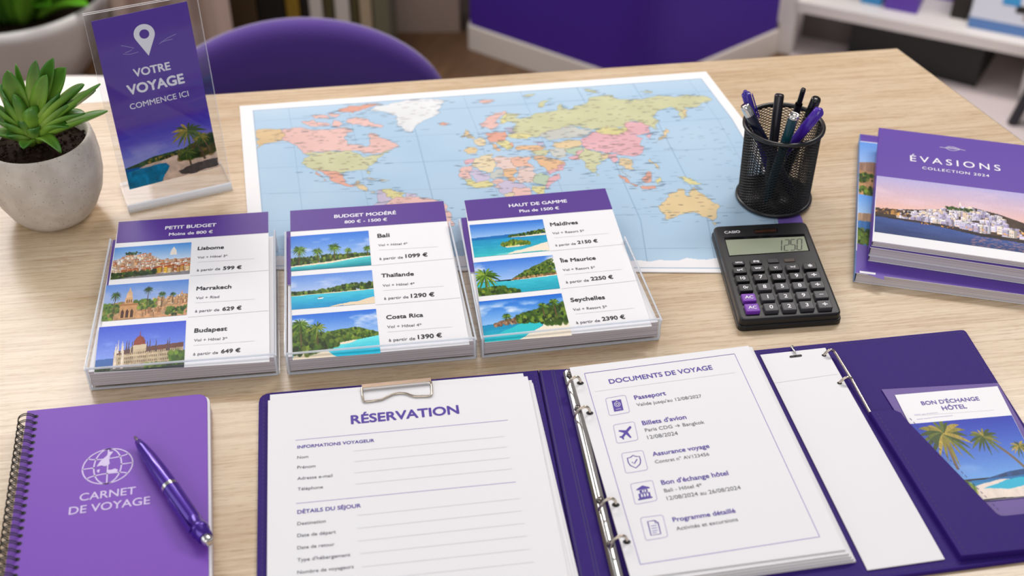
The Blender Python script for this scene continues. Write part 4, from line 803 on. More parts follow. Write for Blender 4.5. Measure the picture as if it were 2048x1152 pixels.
LV = [ # tip place, tip height above desk, width, arch, base height, base swing
 ((14, 141), .150, .0175, .10, .020), ((31, 128), .150, .007, .05, .018), ((71, 121), .162, .0135, .02, .030), ((106, 116), .160, .014, .04, .030), ((131, 135), .150, .0185, .10, .026),
 ((0, 168), .135, .0165, .12, .016), ((8, 196), .125, .013, .16, .014), ((-10, 211), .118, .014, .18, .012), ((-14, 234), .106, .014, .2, .008), ((8, 245), .104, .0145, .28, .008),
 ((-12, 266), .094, .014, .22, .004), ((12, 271), .094, .0125, .30, .004), ((46, 297), .086, .0115, .34, .002), ((64, 213), .118, .016, .22, .018), ((119, 185), .128, .0165, .16, .022),
 ((168, 168), .140, .0165, .16, .020), ((200, 167), .142, .010, .06, .014), ((191, 179), .132, .0155, .12, .016), ((170, 226), .110, .015, .26, .010), ((215, 221), .113, .0125, .08, .006),
 ((70, 257), .098, .012, .34, .006), ((137, 254), .098, .013, .42, .006), ((123, 306), .080, .0105, .5, .003), ((40, 238), .105, .011, .2, .010), ((28, 187), .130, .013, .1, .012), ((92, 150), .150, .014, .05, .028), ((150, 200), .124, .013, .14, .014)]
m = MB()
for i, (tip, h, wd, ar, bh) in enumerate(LV):
    Tp = at(tip[0], tip[1], T+h); d = Tp-cc; d[2] = 0; d = unit(d) if np.linalg.norm(d) > 1e-4 else np.array([0, 1., 0])
    B = cc+d*.0045; B[2] = cz+.003+bh*.75
    up = h > .148
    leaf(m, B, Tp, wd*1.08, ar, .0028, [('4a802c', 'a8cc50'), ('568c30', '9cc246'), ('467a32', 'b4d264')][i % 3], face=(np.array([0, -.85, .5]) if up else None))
m.lathe([(-.004, .006), (.01, .0065), (.028, .004), (.034, 0)], 'dark_leaf', (cc[0], cc[1], cz), n=12)
m.build('foliage', plant)

# ------------------------------------------------------------------ pen cup and pens
cb = at(1546, 397); cb[2] = T; CH = .083
def shift(k): return cb+Z*k
cup = thing('pen_cup', 'black wire mesh pen cup standing on the map corner', 'pen cup', cb)
R0c, R1c = .0325, .0338
m = MB(); m.tube([cb+(R0c+.0008)*np.array([math.cos(a), math.sin(a), 0])+Z*.0036 for a in np.linspace(0, 2*math.pi, 64, endpoint=False)], .0024, 'black_metal', 10, True)
m.lathe([(.0016, 0), (.0016, R0c+.001), (.0045, R0c+.001), (.0045, 0)], 'black_metal', cb, n=48); m.build('base_ring', cup)
m = MB(); m.tube([cb+(R1c+.0012)*np.array([math.cos(a), math.sin(a), 0])+Z*(CH-.002) for a in np.linspace(0, 2*math.pi, 72, endpoint=False)], .0022, 'black_metal', 10, True); m.build('rim', cup)
nc, nr = 76, 52; ids = {}; vs_ = []; fs_ = []
def gid(i, j):
    i %= nc
    if (i, j) not in ids:
        t = j/nr; a = 2*math.pi*i/nc; r = R0c+(R1c-R0c)*t; ids[(i, j)] = len(vs_); vs_.append(cb+(r*math.cos(a), r*math.sin(a), .004+(CH-.0065)*t))
    return ids[(i, j)]
for j in range(0, nr-1):
    for i in range(nc):
        if (i+j) % 2 == 0 and j+2 <= nr: fs_.append([gid(i, j), gid(i+1, j+1), gid(i, j+2), gid(i-1, j+1)])
m = MB(); m.add(vs_, fs_, 'black_metal'); o = m.build('mesh_wall', cup)
wm = o.modifiers.new('wire', 'WIREFRAME'); wm.thickness = .0013; wm.use_even_offset = False; wm.use_replace = True

def pen(name, label, tip_px, ht, foot, r, prof, silver=None, clip=None, group='pens standing in the wire cup'):
    """foot: offset of the lower end inside the cup; prof: list of (name, material, [(t, radius factor)...]) along the pen"""
    P0 = cb+np.array([foot[0], foot[1], .0055+r*.9]); P1 = at(*tip_px, T+ht); ax = P1-P0; L = np.linalg.norm(ax); ax /= L
    th = thing(name, label, 'pen', P0, group)
    for nm, mt, pr in prof:
        m = MB(); m.lathe([(t*L, r*k) for t, k in pr], mt, P0, ax, 20); m.build(nm, th)
    if clip:
        s, t0, t1, mt = clip; sd = unit(np.cross(ax, s)); nn = np.cross(sd, ax)*1.0
        q = []
        for t in (t0, t1):
            for w_ in (-1, 1): q.append(P0+ax*L*t+nn*(r*1.25)+sd*w_*r*.32)
        m = MB(); m.slab([q[0], q[1], q[3], q[2]]+[p+nn*.0012 for p in (q[0], q[1], q[3], q[2])], mt); m.build('clip', th)
    return th
BODY = [(0.0, 0), (0.0, .25), (.03, .45), (.09, .92), (.12, 1.0)]
def body(t1, e=1.0): return BODY+[(t1, e)]
pen('pen', 'violet capped pen leaning at the back edge of the wire cup', (1490, 182), .1115, (.001, .0055), .0037, [('barrel', 'pen_dark_violet', body(.62)), ('cap', 'pen_dark_violet', [(.62, 1.1), (.97, 1.12), (.975, 1.0), (.975, .55), (1.0, .5), (1.0, 0)])], None, clip=((1, 0, 0), .72, .95, 'pen_dark_violet'))
pen('pen', 'navy pen with a bright silver end at the edge of the wire cup', (1489, 210), .1041, (.018, -.0179), .0043, [('barrel', 'pen_navy', body(.90)), ('end_cap', 'chrome', [(.90, 1.02), (.96, 1.05), (.99, .98), (1.0, .85), (1.0, 0)])], clip=((0, 1, 0.2), .70, .77, 'chrome'))
pen('pen', 'gunmetal grey pen standing upright in the middle of the wire cup', (1559, 189), .1054, (-.0084, -.0106), .0041, [('barrel', 'pen_black', body(.5)), ('cap', 'pen_gunmetal', [(.5, 1.04), (.985, 1.06), (1.0, .95), (1.0, 0)])])
pen('pen', 'thin black stepped pen rising highest from the wire cup', (1607, 178), .1155, (.0066, .025), .0034, [('barrel', 'pen_black', body(.84)), ('plunger', 'pen_black', [(.84, .72), (.985, .70), (1.0, .6), (1.0, 0)])], clip=((0, 1, 0), .62, .83, 'pen_black'))
pen('pen', 'dark teal pen with a silver ring, low in the wire cup', (1590, 226), .1094, (-.0119, -.0217), .0043, [('barrel', 'pen_teal', body(.95)), ('ring', 'chrome', [(.95, 1.04), (.985, 1.05), (.985, .8), (.975, .75), (.975, 0)])])
pen('pen', 'black pen with thin silver ring leaning behind the bright violet pen', (1633, 197), .1105, (.0091, .0148), .0043, [('barrel', 'pen_black', body(.79)), ('ring', 'chrome', [(.79, 1.06), (.80, 1.06)]), ('cap', 'pen_black', [(.80, 1.05), (.985, 1.03), (1.0, .9), (1.0, 0)])])
pen('pen', 'bright violet pen leaning furthest out over the rim of the wire cup', (1641, 220), .119, (-.0042, .0251), .0043, [('barrel', 'pen_violet', body(.60)), ('cap', 'pen_violet', [(.60, 1.06), (.97, 1.08), (.975, .95), (.975, .6), (1.0, .55), (1.0, 0)])], clip=((0, 1, 0.3), .66, .95, 'pen_violet'))

# ------------------------------------------------------------------ calculator
CT = T+.0115; K = PZ(CT)
cq = [K.pt(*p) for p in ((1425.6, 451.9), (1612, 442.3), (1684.5, 626), (1480, 640.6))]
calc = thing('calculator', 'black desk calculator showing 1250 beside the wire pen cup', 'calculator', sum(cq)/4-Z*.0115)
out = rrect(cq, .006)
m = MB(); m.prism(out, T+.0006, CT, 'black_plastic', None, .0022); 
ce = sum(cq)/4; low = [ce+(p-ce)*1.022 for p in cq]; m.prism(rrect(low, .0065), T+.0004, T+.0052, 'black_plastic', None, .0012)
m.text('CASIO', (1449.6, 467.2), (1480.8, 465.4), K, 'ink_white', bold=.02)
m.build('body', calc)
m = MB(); m.quad(((1448, 474.5), (1608.8, 467.5), (1620, 501.5), (1458, 513)), K, 'black_glossy', .00012); m.quad(((1450.8, 480), (1608.2, 472.8), (1617, 500.8), (1459, 511)), K, 'lcd', .00024)
def seg7(m, ch, A, B, tpx, pl, h):
    a = pl.pt(*A, h); b = pl.pt(*B, h); t = pl.pt(*tpx, h)-a; ex_ = b-a
    S7 = {'1': 'bc', '2': 'abged', '5': 'afgcd', '0': 'abcdef'}; w_ = .0009
    P = {'a': ((0, 1), (1, 1)), 'b': ((1, 1), (1, .5)), 'c': ((1, .5), (1, 0)), 'd': ((0, 0), (1, 0)), 'e': ((0, 0), (0, .5)), 'f': ((0, .5), (0, 1)), 'g': ((0, .5), (1, .5))}
    for s in S7[ch]:
        (x0, y0), (x1, y1) = P[s]; p = a+ex_*x0+t*y0; q = a+ex_*x1+t*y1; d = unit(q-p); p = p+d*.0004; q = q-d*.0004; n = np.cross(Z, d)*w_/2; m.poly([p-n, q-n, q+n, p+n], 'lcd_ink')
for ch, x in (('1', 1553.8), ('2', 1568.5), ('5', 1581), ('0', 1594)):
    y = 501.6-(x-1561)*.055; seg7(m, ch, (x, y), (x+9, y-.5), (x+.8, y-21.5), K, .00034)
m.build('screen', calc)
m = MB(); m.quad(((1507, 459), (1554.5, 456.3), (1556.5, 464.5), (1509, 467.3)), K, 'black_glossy', .00012); m.quad(((1508.5, 460.5), (1552.5, 458), (1553.5, 463.3), (1509.5, 465.8)), K, 'solar_cell', .0002); m.build('solar_panel', calc)
rows = [(((335, 525), (508, 510), (678, 503), (842, 495), (1008, 485)), ('u<', 'wr', 'v:', 'w:f', '*'), (126, 56), 'bbbbb'),
        (((362, 605), (535, 592), (708, 587), (878, 580), (1045, 572)), ('10', '7', '8', '9', '÷'), (128, 62), 'bbbbg'),
        (((392, 692), (572, 685), (740, 680), (908, 672), (1080, 665)), ('0r', '8', '5', '8', '÷'), (130, 66), 'bgggg'),
        (((422, 787), (602, 782), (774, 776), (945, 767), (1117, 758)), ('AC', '1', '2', '9', '−'), (132, 70), 'vgggg'),
        (((455, 885), (635, 880), (808, 872), (978, 860), (1150, 853)), ('AC', '0', '2', '3', '÷'), (134, 74), 'vgggg')]
KM = {'b': 'key_black', 'g': 'key_grey', 'v': 'key_violet'}
dcol = unit(cq[3]-cq[0]); drow = unit(cq[1]-cq[0])
def key(cx, cy, w_, h_, mt, st, kh=.0034, small=False):
    KP = PZ(CT+kh); x, y = 1410+cx/4.8, 430+cy/4.8
    sl = -.055; lean = .36
    q = [KP.pt(x+sx*w_/9.6+lean*sy*h_/9.6, y+sy*h_/9.6+sl*sx*w_/9.6) for sx, sy in ((-1, -1), (1, -1), (1, 1), (-1, 1))]
    m = MB(); m.prism(rrect(q, .0010, 3), CT-.0003, CT+kh, mt, None, .0008, False)
    if st:
        wd = {1: 7.2, 2: 14.5, 3: 16}[len(st)]*(1.15 if st in '÷*−' else 1)
        if st == '−': m.line((x-4, y+.6), (x+4.5, y+.1), .0006, KP, 'ink_white')
        else: m.centred(st, (x+.3, y), (x-1.2, y-6), .0062 if st in '÷*' else .0044 if len(st) == 1 else (.0036 if len(st) == 2 else .0026), KP, 'ink_white', bold=.02)
    o = m.build('key', calc)
    if mt == 'key_violet': o['label'] = 'violet AC key'
for cs, sts, (w_, h_), mk in rows:
    for (cx, cy), s, k_ in zip(cs, sts, mk): key(cx, cy, w_, h_, KM[k_], s)
key(325, 455, 108, 40, 'key_black', 'umc', .0022); key(490, 445, 112, 40, 'key_black', 'gug', .0022); key(655, 433, 108, 44, 'key_black', '', .0012); key(812, 430, 108, 34, 'key_brown', '', .0008)

# ------------------------------------------------------------------ spiral notebook and its pen
NZ = T+.0105; N = PZ(NZ)
nb = [N.pt(*p) for p in ((54, 821.4), (414, 786.5), (417.5, 1152), (8.0, 1152))]
eL = unit(nb[3]-nb[0]); eR = unit(nb[2]-nb[1]); nb[3] = nb[0]+eL*.205; nb[2] = nb[1]+eR*.205
note = thing('notebook', 'violet spiral notebook CARNET DE VOYAGE with globe emblem', 'notebook', sum(nb)/4-Z*.0105)
m = MB(); m.prism(rrect(nb, (.001, .0085, .0085, .001)), NZ-.0012, NZ, 'notebook_violet', None, .0004)
m.text('CARNET', (158.5, 1002.3), (271.2, 987.6), N, 'ink_lilac', bold=.010); m.text('DE VOYAGE', (137, 1029.8), (300, 1007.4), N, 'ink_lilac', bold=.010)
gc = N.pt(215.3, 932, .00012); gx = unit(N.pt(265.5, 925, .00012)-N.pt(165, 939, .00012)); gy = np.cross(Z, gx); ga = np.linalg.norm(N.pt(265.5, 925)-N.pt(165, 939))/2; gb = np.linalg.norm(N.pt(213, 898)-N.pt(218, 965.5))/2
def E(fx, fy, a0=0, a1=2*math.pi, n=40, oy=0): return [gc+gx*ga*fx*math.cos(t)+gy*gb*(fy*math.sin(t)+oy) for t in np.linspace(a0, a1, n)]
for pts in (E(1, 1), E(.55, 1), [gc+gy*gb, gc-gy*gb], E(.80, .17, math.pi, 2*math.pi, 24, .60), E(.80, .17, 0, math.pi, 24, -.60), [gc-gx*ga, gc-gx*ga*.52], [gc+gx*ga*.52, gc+gx*ga]): m.stroke(pts, .0010, 'ink_lilac')
for blob in (((-.45, .05), (-.3, .35), (-.05, .62), (.0, .85), (.2, .80), (.08, .6), (.05, .35), (.08, .1), (-.1, .0), (-.25, .08)), ((-.42, -.15), (-.3, -.12), (-.33, -.32), (-.4, -.28)), ((.0, -.22), (.15, -.25), (.3, -.2), (.42, -.3), (.38, -.45), (.2, -.42), (.02, -.4))):
    m.poly([gc+gx*ga*x+gy*gb*y+Z*.00003 for x, y in blob], 'ink_lilac')
pL = unit(nb[1]-nb[0]); nh = 27
for i in range(nh):
    c = nb[0]+eL*(.0075+i*.0070)+pL*.0075+Z*.0001; m.poly([c+.0017*(math.cos(a)*pL+math.sin(a)*eL)*np.array([1, 1, 1]) for a in np.linspace(0, -2*math.pi, 12, endpoint=False)], 'hole_dark')
m.build('front_cover', note)
pg = [nb[0]+pL*.003+eL*.001, nb[1]+pL*.0018+eL*.001, nb[2]+pL*.0018-eL*.001, nb[3]+pL*.003-eL*.001]
m = MB(); m.prism(rrect(pg, (.001, .008, .008, .001)), T+.0016, NZ-.0013, 'paper', 'paper_edges_white'); m.build('pages', note)
m = MB(); m.prism(rrect(pg, (.001, .008, .008, .001)), T+.0003, T+.0015, 'notebook_violet', None); m.build('back_cover', note)
m = MB()
for i in range(nh):
    for dd in (-.0009, .0009):
        b = nb[0]+eL*(.0075+i*.0070+dd)+pL*.0006; cr = b-Z*.0045; pts = [cr+pL*(.0072*math.cos(a))+Z*(.0072*math.sin(a)+.0006) for a in np.linspace(math.radians(20), math.radians(232), 16)]
        pts[0] = nb[0]+eL*(.0075+i*.0070+dd)+pL*.0075+Z*.0004; pts = [p if p[2] > T+.0009 else np.array([p[0], p[1], T+.0009]) for p in pts]
        m.tube(pts, .00042, 'black_metal', 6)
m.build('wire_spiral', note)
pz = NZ+.0066; Q0 = at(270, 874, pz); Q1 = at(418, 1086, pz); ax = Q1-Q0; L = np.linalg.norm(ax); ax /= L; r = .0063
bp = thing('ballpoint_pen', 'metallic violet ballpoint pen lying across the spiral notebook', 'pen', Q0)
m = MB(); m.lathe([(0, 0), (0, .0011), (.004, .0016), (.0045, .0019), (.0055, .0021)], 'chrome', Q0, ax, 20); m.build('tip', bp)
m = MB(); m.lathe([(.0055, .0021), (.006, .0027), (.014, .0041), (.028, .0054), (.045, .0061), (L*.49, r)], 'pen_metallic_violet', Q0, ax, 28); m.build('grip_barrel', bp)
m = MB(); m.lathe([(L*.49, r*1.03), (L*.515, r*1.03)], 'chrome', Q0, ax, 28); m.build('ring', bp)
m = MB(); m.lathe([(L*.515, r), (L*.80, r*.98), (L*.865, r*.94), (L*.87, r*1.04), (L*.90, r*1.05), (L*.905, r*.92), (L*.955, r*.85), (L*.955, .003)], 'pen_metallic_violet', Q0, ax, 28); m.build('upper_barrel', bp)
m = MB(); m.lathe([(L*.955, r*.62), (L*.99, r*.62), (L, r*.5), (L, 0)], 'chrome', Q0, ax, 20); m.build('push_button', bp)
sd = unit(np.cross(ax, Z)); s2 = unit(-sd*.9+Z*.42) if (-sd)[0] < 0 else unit(sd*.9+Z*.42); c0 = Q0+ax*L*.60; m = MB()
w2 = np.cross(ax, s2); q = [c0+s2*r*1.02+w2*.0012, c0+s2*r*1.02-w2*.0012, Q0+ax*L*.885+s2*r*1.1-w2*.0018, Q0+ax*L*.885+s2*r*1.1+w2*.0018]; m.slab(q+[p+s2*.0012 for p in q], 'pen_metallic_violet'); m.build('clip', bp)
# ------------------------------------------------------------------ violet folder
def cross2(p, d, q, e):
    """where two lines on the table meet"""
    A = np.array([[d[0], -e[0]], [d[1], -e[1]]]); t = np.linalg.solve(A, (q-p)[:2]); return p+d*t[0]
FZ = T+.0032; FP = PZ(FZ)
b0, b1 = FP.pt(1891, 1140), FP.pt(2048, 1119); bd = b1-b0
def foot(px0, px1): p = FP.pt(*px0); return cross2(p, FP.pt(*px1)-p, b0, bd)
lq = [FP.pt(517.5, 786.5), FP.pt(1077, 739.5), foot((1080, 741), (1158, 1152)), foot((517.5, 786.5), (513, 1152))]
sq_ = [FP.pt(1078, 739.4), FP.pt(1136, 736.5), foot((1137, 737), (1239, 1152)), foot((1081, 741), (1159, 1152))]
rq = [FP.pt(1137, 736.5), FP.pt(1930, 658), foot((1930, 658), (2048, 846)), foot((1138, 737), (1240, 1152))]
fold = thing('travel_folder', 'open violet leatherette folder with ring binder and pocket', 'folder', (sum(lq)+sum(rq))/8-Z*.0032)
def inset(q, d):
    c = sum(q)/len(q); q = [np.array(p) for p in q]; o = []
    for i in range(len(q)):
        a = unit(q[i-1]-q[i]); b = unit(q[(i+1) % len(q)]-q[i]); o.append(q[i]+(a+b)*d)
    return o
def stitches(m, q, d, h=.00012, sides=(0, 1, 2, 3)):
    r = inset(q, d)
    for i in sides:
        a, b = r[i]+Z*h, r[(i+1) % 4]+Z*h; L = np.linalg.norm(b-a); n = int(L/.0042)
        for k in range(n): m.stroke([lerp(a, b, (k+.15)/n), lerp(a, b, (k+.72)/n)], .0006, 'stitch')
m = MB(); m.prism(rrect(lq, (.010, .0005, .0005, .010)), T+.0002, FZ, 'leatherette', None, .0011); stitches(m, lq, .0038, sides=(0, 1, 3)); m.build('left_board', fold)
m = MB(); m.prism(sq_, T+.0002, FZ-.0006, 'leatherette', None, .0004)
for t in (.06, .42, .5, .94): m.stroke([lerp(sq_[0], sq_[1], t)-Z*.0005, lerp(sq_[3], sq_[2], t)-Z*.0005], .0011 if t in (.06, .94) else .0007, 'stitch')
m.build('spine', fold)
m = MB(); m.prism(rrect(rq, (.0005, .004, .004, .0005)), T+.0002, FZ, 'leatherette', None, .0011); stitches(m, rq, .0038, sides=(0, 1, 2)); m.build('right_board', fold)

# pocket of the right board
KZ = T+.0082; KP = PZ(KZ)
pt = [KP.pt(x, y) for x, y in ((1740, 822.5), (1768, 819.8), (1789, 819.5), (1802, 825), (1812, 838), (1826, 853), (1993, 1026), (2001, 1030.5), (2012, 1031), (2085, 1022))]
p_b = [foot((1745, 822), (1913, 1111))+Z*(KZ-FZ), ]; 
br_ = rq[2]+Z*(KZ-FZ)-unit(rq[1]-rq[0])*.003+unit(rq[1]-rq[2])*.003
bl_ = p_b[0]+unit(rq[1]-rq[2])*.006
tr_ = br_+unit(rq[1]-rq[2])*np.linalg.norm(br_-cross2(br_, rq[1]-rq[2], pt[-2], unit(rq[1]-rq[0])))
ol = pt[:-1]+[tr_, br_, bl_]
m = MB(); m.prism(ol, KZ-.0010, KZ, 'leatherette', None, .0005)
for a, b in ((pt[0], bl_), (bl_, br_), (br_, tr_)):
    i_ = unit(np.cross(Z, b-a))*.0012; c = sum(ol)/len(ol); i_ = i_ if i_ @ (c-(a+b)/2) > 0 else -i_
    m.slab([a-Z*.0011, b-Z*.0011, b+i_-Z*.0011, a+i_-Z*.0011]+[np.array([p[0], p[1], FZ+.0001]) for p in (a, b, b+i_, a+i_)], 'leatherette')
off = unit(np.cross(Z, pt[0]-bl_)); off = off if off @ (sum(ol)/len(ol)-bl_) > 0 else -off
A_, B_ = pt[0]+off*.004+Z*.0002-unit(pt[0]-bl_)*.003, bl_+off*.004+Z*.0002; n = int(np.linalg.norm(B_-A_)/.0042)
for k in range(n): m.stroke([lerp(A_, B_, (k+.15)/n), lerp(A_, B_, (k+.72)/n)], .0006, 'stitch')
for a, b in ((pt[4], pt[6]),):
    d = unit(b-a); nn = np.cross(Z, d); nn = nn if nn @ (sum(ol)/len(ol)-a) > 0 else -nn; n = int(np.linalg.norm(b-a)/.0042)
    for k in range(n): m.stroke([lerp(a, b, (k+.15)/n)+nn*.003+Z*.0002, lerp(a, b, (k+.72)/n)+nn*.003+Z*.0002], .0006, 'stitch')
m.build('pocket', fold)

# ------------------------------------------------------------------ booking form and the blank sheets below it
def sheet(name, quad, z0, z1, label, cat, group=None, m=None, mt='paper', side='paper_edges_white', r=0.0):
    m = m or MB(); pl = PZ(z1); q = [pl.pt(*p) if len(p) == 2 else np.array([p[0], p[1], z1]) for p in quad]
    if len(q) == 4: cx = sum(q)/4
    m.prism(rrect(q, r) if r else q, z0, z1, mt, side); return tag(m.build(name, origin=(*cx[:2], z0)), label, cat, group)
def longq(tl, tr, rb, lb, dep, z):
    """sheet seen only in its upper part: two top corners, a place on its right and left edge, depth in metres"""
    P = PZ(z); a, b, c, d = P.pt(*tl), P.pt(*tr), P.pt(*rb), P.pt(*lb); return [a, b, b+unit(c-b)*dep, a+unit(d-a)*dep]
zz = FZ+.0003
for i, (tl, tr, rb, lb) in enumerate((((545, 790), (1066, 766), (1152, 1132), (541, 1152)), ((541, 792), (1063, 760), (1147, 1140), (538, 1152)), ((540, 789.5), (1046, 746.5), (1143, 1152), (538.5, 1152)))):
    sheet('blank_sheet', longq(tl, tr, rb, lb, .236, zz+.0007), zz, zz+.0007, 'blank white sheet almost hidden under the booking form', 'paper', 'blank sheets under the booking form'); zz += .0009
RZ = zz+.0006; RP = PZ(RZ); m = MB()
m.text('RÉSERVATION', (702, 848), (919, 826.6), RP, 'ink_violet', bold=.030)
m.line((591, 880.5), (1015.8, 840), .0004, RP, 'ink_line_violet'); m.line((591.9, 1007), (1031.9, 963.8), .0004, RP, 'ink_line_violet')
m.text('INFORMATIONS VOYAGEUR', (594.5, 897.2), (748.7, 883.5), RP, 'ink_violet', bold=.024); m.text('DÉTAILS DU SÉJOUR', (594.5, 1027.8), (722, 1014.4), RP, 'ink_violet', bold=.024)
for s, A, B, la, lb in (('Nom', (594.5, 917.7), (616.7, 915.6), (706.3, 902.3), (1009, 872.7)), ('Prénom', (594.5, 937.8), (630.9, 934.6), (708.2, 923.3), (1014.6, 893.7)), ('Adresse e-mail', (594.5, 960), (665, 953.7), (709, 945.8), (1019.5, 915.4)), ('Téléphone', (595.3, 981.3), (645.9, 976.5), (710.8, 968.3), (1024.4, 937.6)),
                        ('Destination', (594.5, 1050.6), (651.5, 1045), (713.8, 1031), (1040, 996.8)), ('Date de départ', (594.5, 1074.5), (671.8, 1066.7), (714.6, 1056.8), (1043.9, 1021.6)), ('Date de retour', (594.5, 1098.8), (669.2, 1091.2), (715.7, 1082.3), (1048.8, 1046.7)), ("Type d'hébergement", (594.5, 1123.4), (700.7, 1112.4), (720, 1107.5), (1055, 1071.8)), ('Nombre de voyageurs', (594.5, 1148.2), (707.4, 1136.2), (723.2, 1134), (1060.8, 1098))):
    m.text(s, A, B, RP, 'ink_grey', bold=.006); m.line(la, lb, .0003, RP, 'ink_line')
m.line((725, 1161), (1068, 1124), .0003, RP, 'ink_line')
q = longq((536, 801), (1055, 752.5), (1136.5, 1152), (534, 1152), .236, RZ)
sheet('booking_form', q, zz, RZ, 'white RÉSERVATION booking form clipped in the folder', 'form', None, m)
# wire clip holding the form
CLP = PZ(RZ+.0012); clip = thing('wire_clip', 'silver wire clip at the top of the booking form', 'clip', CLP.pt(792, 775))
a, b = CLP.pt(724, 775.5), CLP.pt(862, 762); m = MB(); d = unit(np.cross(Z, b-a))*.0022
m.slab([a-d+Z*.0022, b-d+Z*.0022, b+d+Z*.0016, a+d+Z*.0016]+[p-Z*.0010 for p in (a-d+Z*.0022, b-d+Z*.0022, b+d+Z*.0016, a+d+Z*.0016)], 'warm_chrome'); m.build('bar', clip)
w_ = [(723.5, 775.5), (724.5, 790), (726.5, 801), (729, 803), (745, 801.5), (764, 798.5), (775, 793), (787, 787.5), (800, 785.5), (812, 786.5), (823, 790.5), (832, 792.5), (846, 792), (859, 791.5), (863, 790), (864, 786), (863.5, 775), (862, 763)]
m = MB(); m.tube([CLP.pt(*p)-Z*.0002 for p in w_], .0009, 'warm_chrome', 10); m.build('wire_loop', clip)

# ------------------------------------------------------------------ travel documents in the ring binder
dz = FZ+.0003; DQ = [(1139, 735), (1496.7, 691.5), (1691.4, 1098.9), (1262, 1158)]
stepz = .0018
for i, (dx, dy, ex_) in enumerate(((20.5, 23, 9), (17, 19, 8), (12, 14, 7), (7, 8, 6))):
    z1 = dz+stepz; q = [(1140, 736), (1497+ex_*.8, 692.5+ex_*.2), (1691.4+dx, 1098.9+dy), (1268+dx*.2, 1160+dy)]
    sheet('document_page', q, dz, z1-.0001, 'white page under the travel documents cover sheet, only its edge showing', 'paper', 'pages under the travel documents sheet'); dz = z1
DZ = dz+.0012; DP = PZ(DZ); m = MB()
fr4 = ((1168.9, 746.8), (1468.9, 707.5), (1639.3, 1073.4), (1280.7, 1128.8))
for i in range(4): m.line(fr4[i], fr4[(i+1) % 4], .0005, DP, 'ink_line_violet' if i else 'ink_violet')
m.text('DOCUMENTS DE VOYAGE', (1219.5, 767.5), (1426.2, 738.4), DP, 'ink_violet', bold=.020); m.line((1189.3, 783.3), (1472, 744.8), .00025, DP, 'ink_line')
for s, A, B, k in (('Passeport', (1270, 799.2), (1332.8, 789.6), 1), ("Valide jusqu'au 12/08/2027", (1274.2, 812.6), (1404, 794.5), 0), ("Billets d'avion", (1285.7, 850.3), (1373.8, 837.3), 1), ('Paris CDG → Bangkok', (1291, 863.6), (1409.4, 846.8), 0), ('12/08/2024', (1295.9, 878.2), (1356.6, 869.4), 0),
                   ('Assurance voyage', (1306, 912.3), (1419.7, 895.3), 1), ('Contrat n° AV123456', (1311, 926.8), (1419.3, 911), 0), ("Bon d'échange hôtel", (1323.8, 969.6), (1457.8, 949.6), 1), ('Bali - Hôtel 4*', (1329.5, 984.8), (1404.9, 973.2), 0), ('12/08/2024 au 26/08/2024', (1334.8, 1000.5), (1482.4, 978.2), 0), ('Programme détaillé', (1346.7, 1043.8), (1472, 1024.8), 1), ('Activités et excursions', (1353.7, 1061), (1476.6, 1041.8), 0)):
    m.text(s, A, B, DP, 'ink_violet' if k else 'ink_grey', bold=.022 if k else .004)
boxes = [((1210.7, 796.8), (1250.8, 789.8), (1259.8, 824.3), (1218.9, 831.6)), ((1226.2, 850), (1268.4, 843), (1276.6, 879.6), (1234, 887)), ((1242.6, 906.6), (1285.7, 900.5), (1295.9, 939.4), (1251.6, 946.8)), ((1260.7, 967.7), (1304.9, 960.3), (1314.8, 1000.5), (1270.5, 1009)), ((1280.3, 1035.7), (1325.4, 1029.6), (1336, 1073.4), (1291.8, 1081.2))]
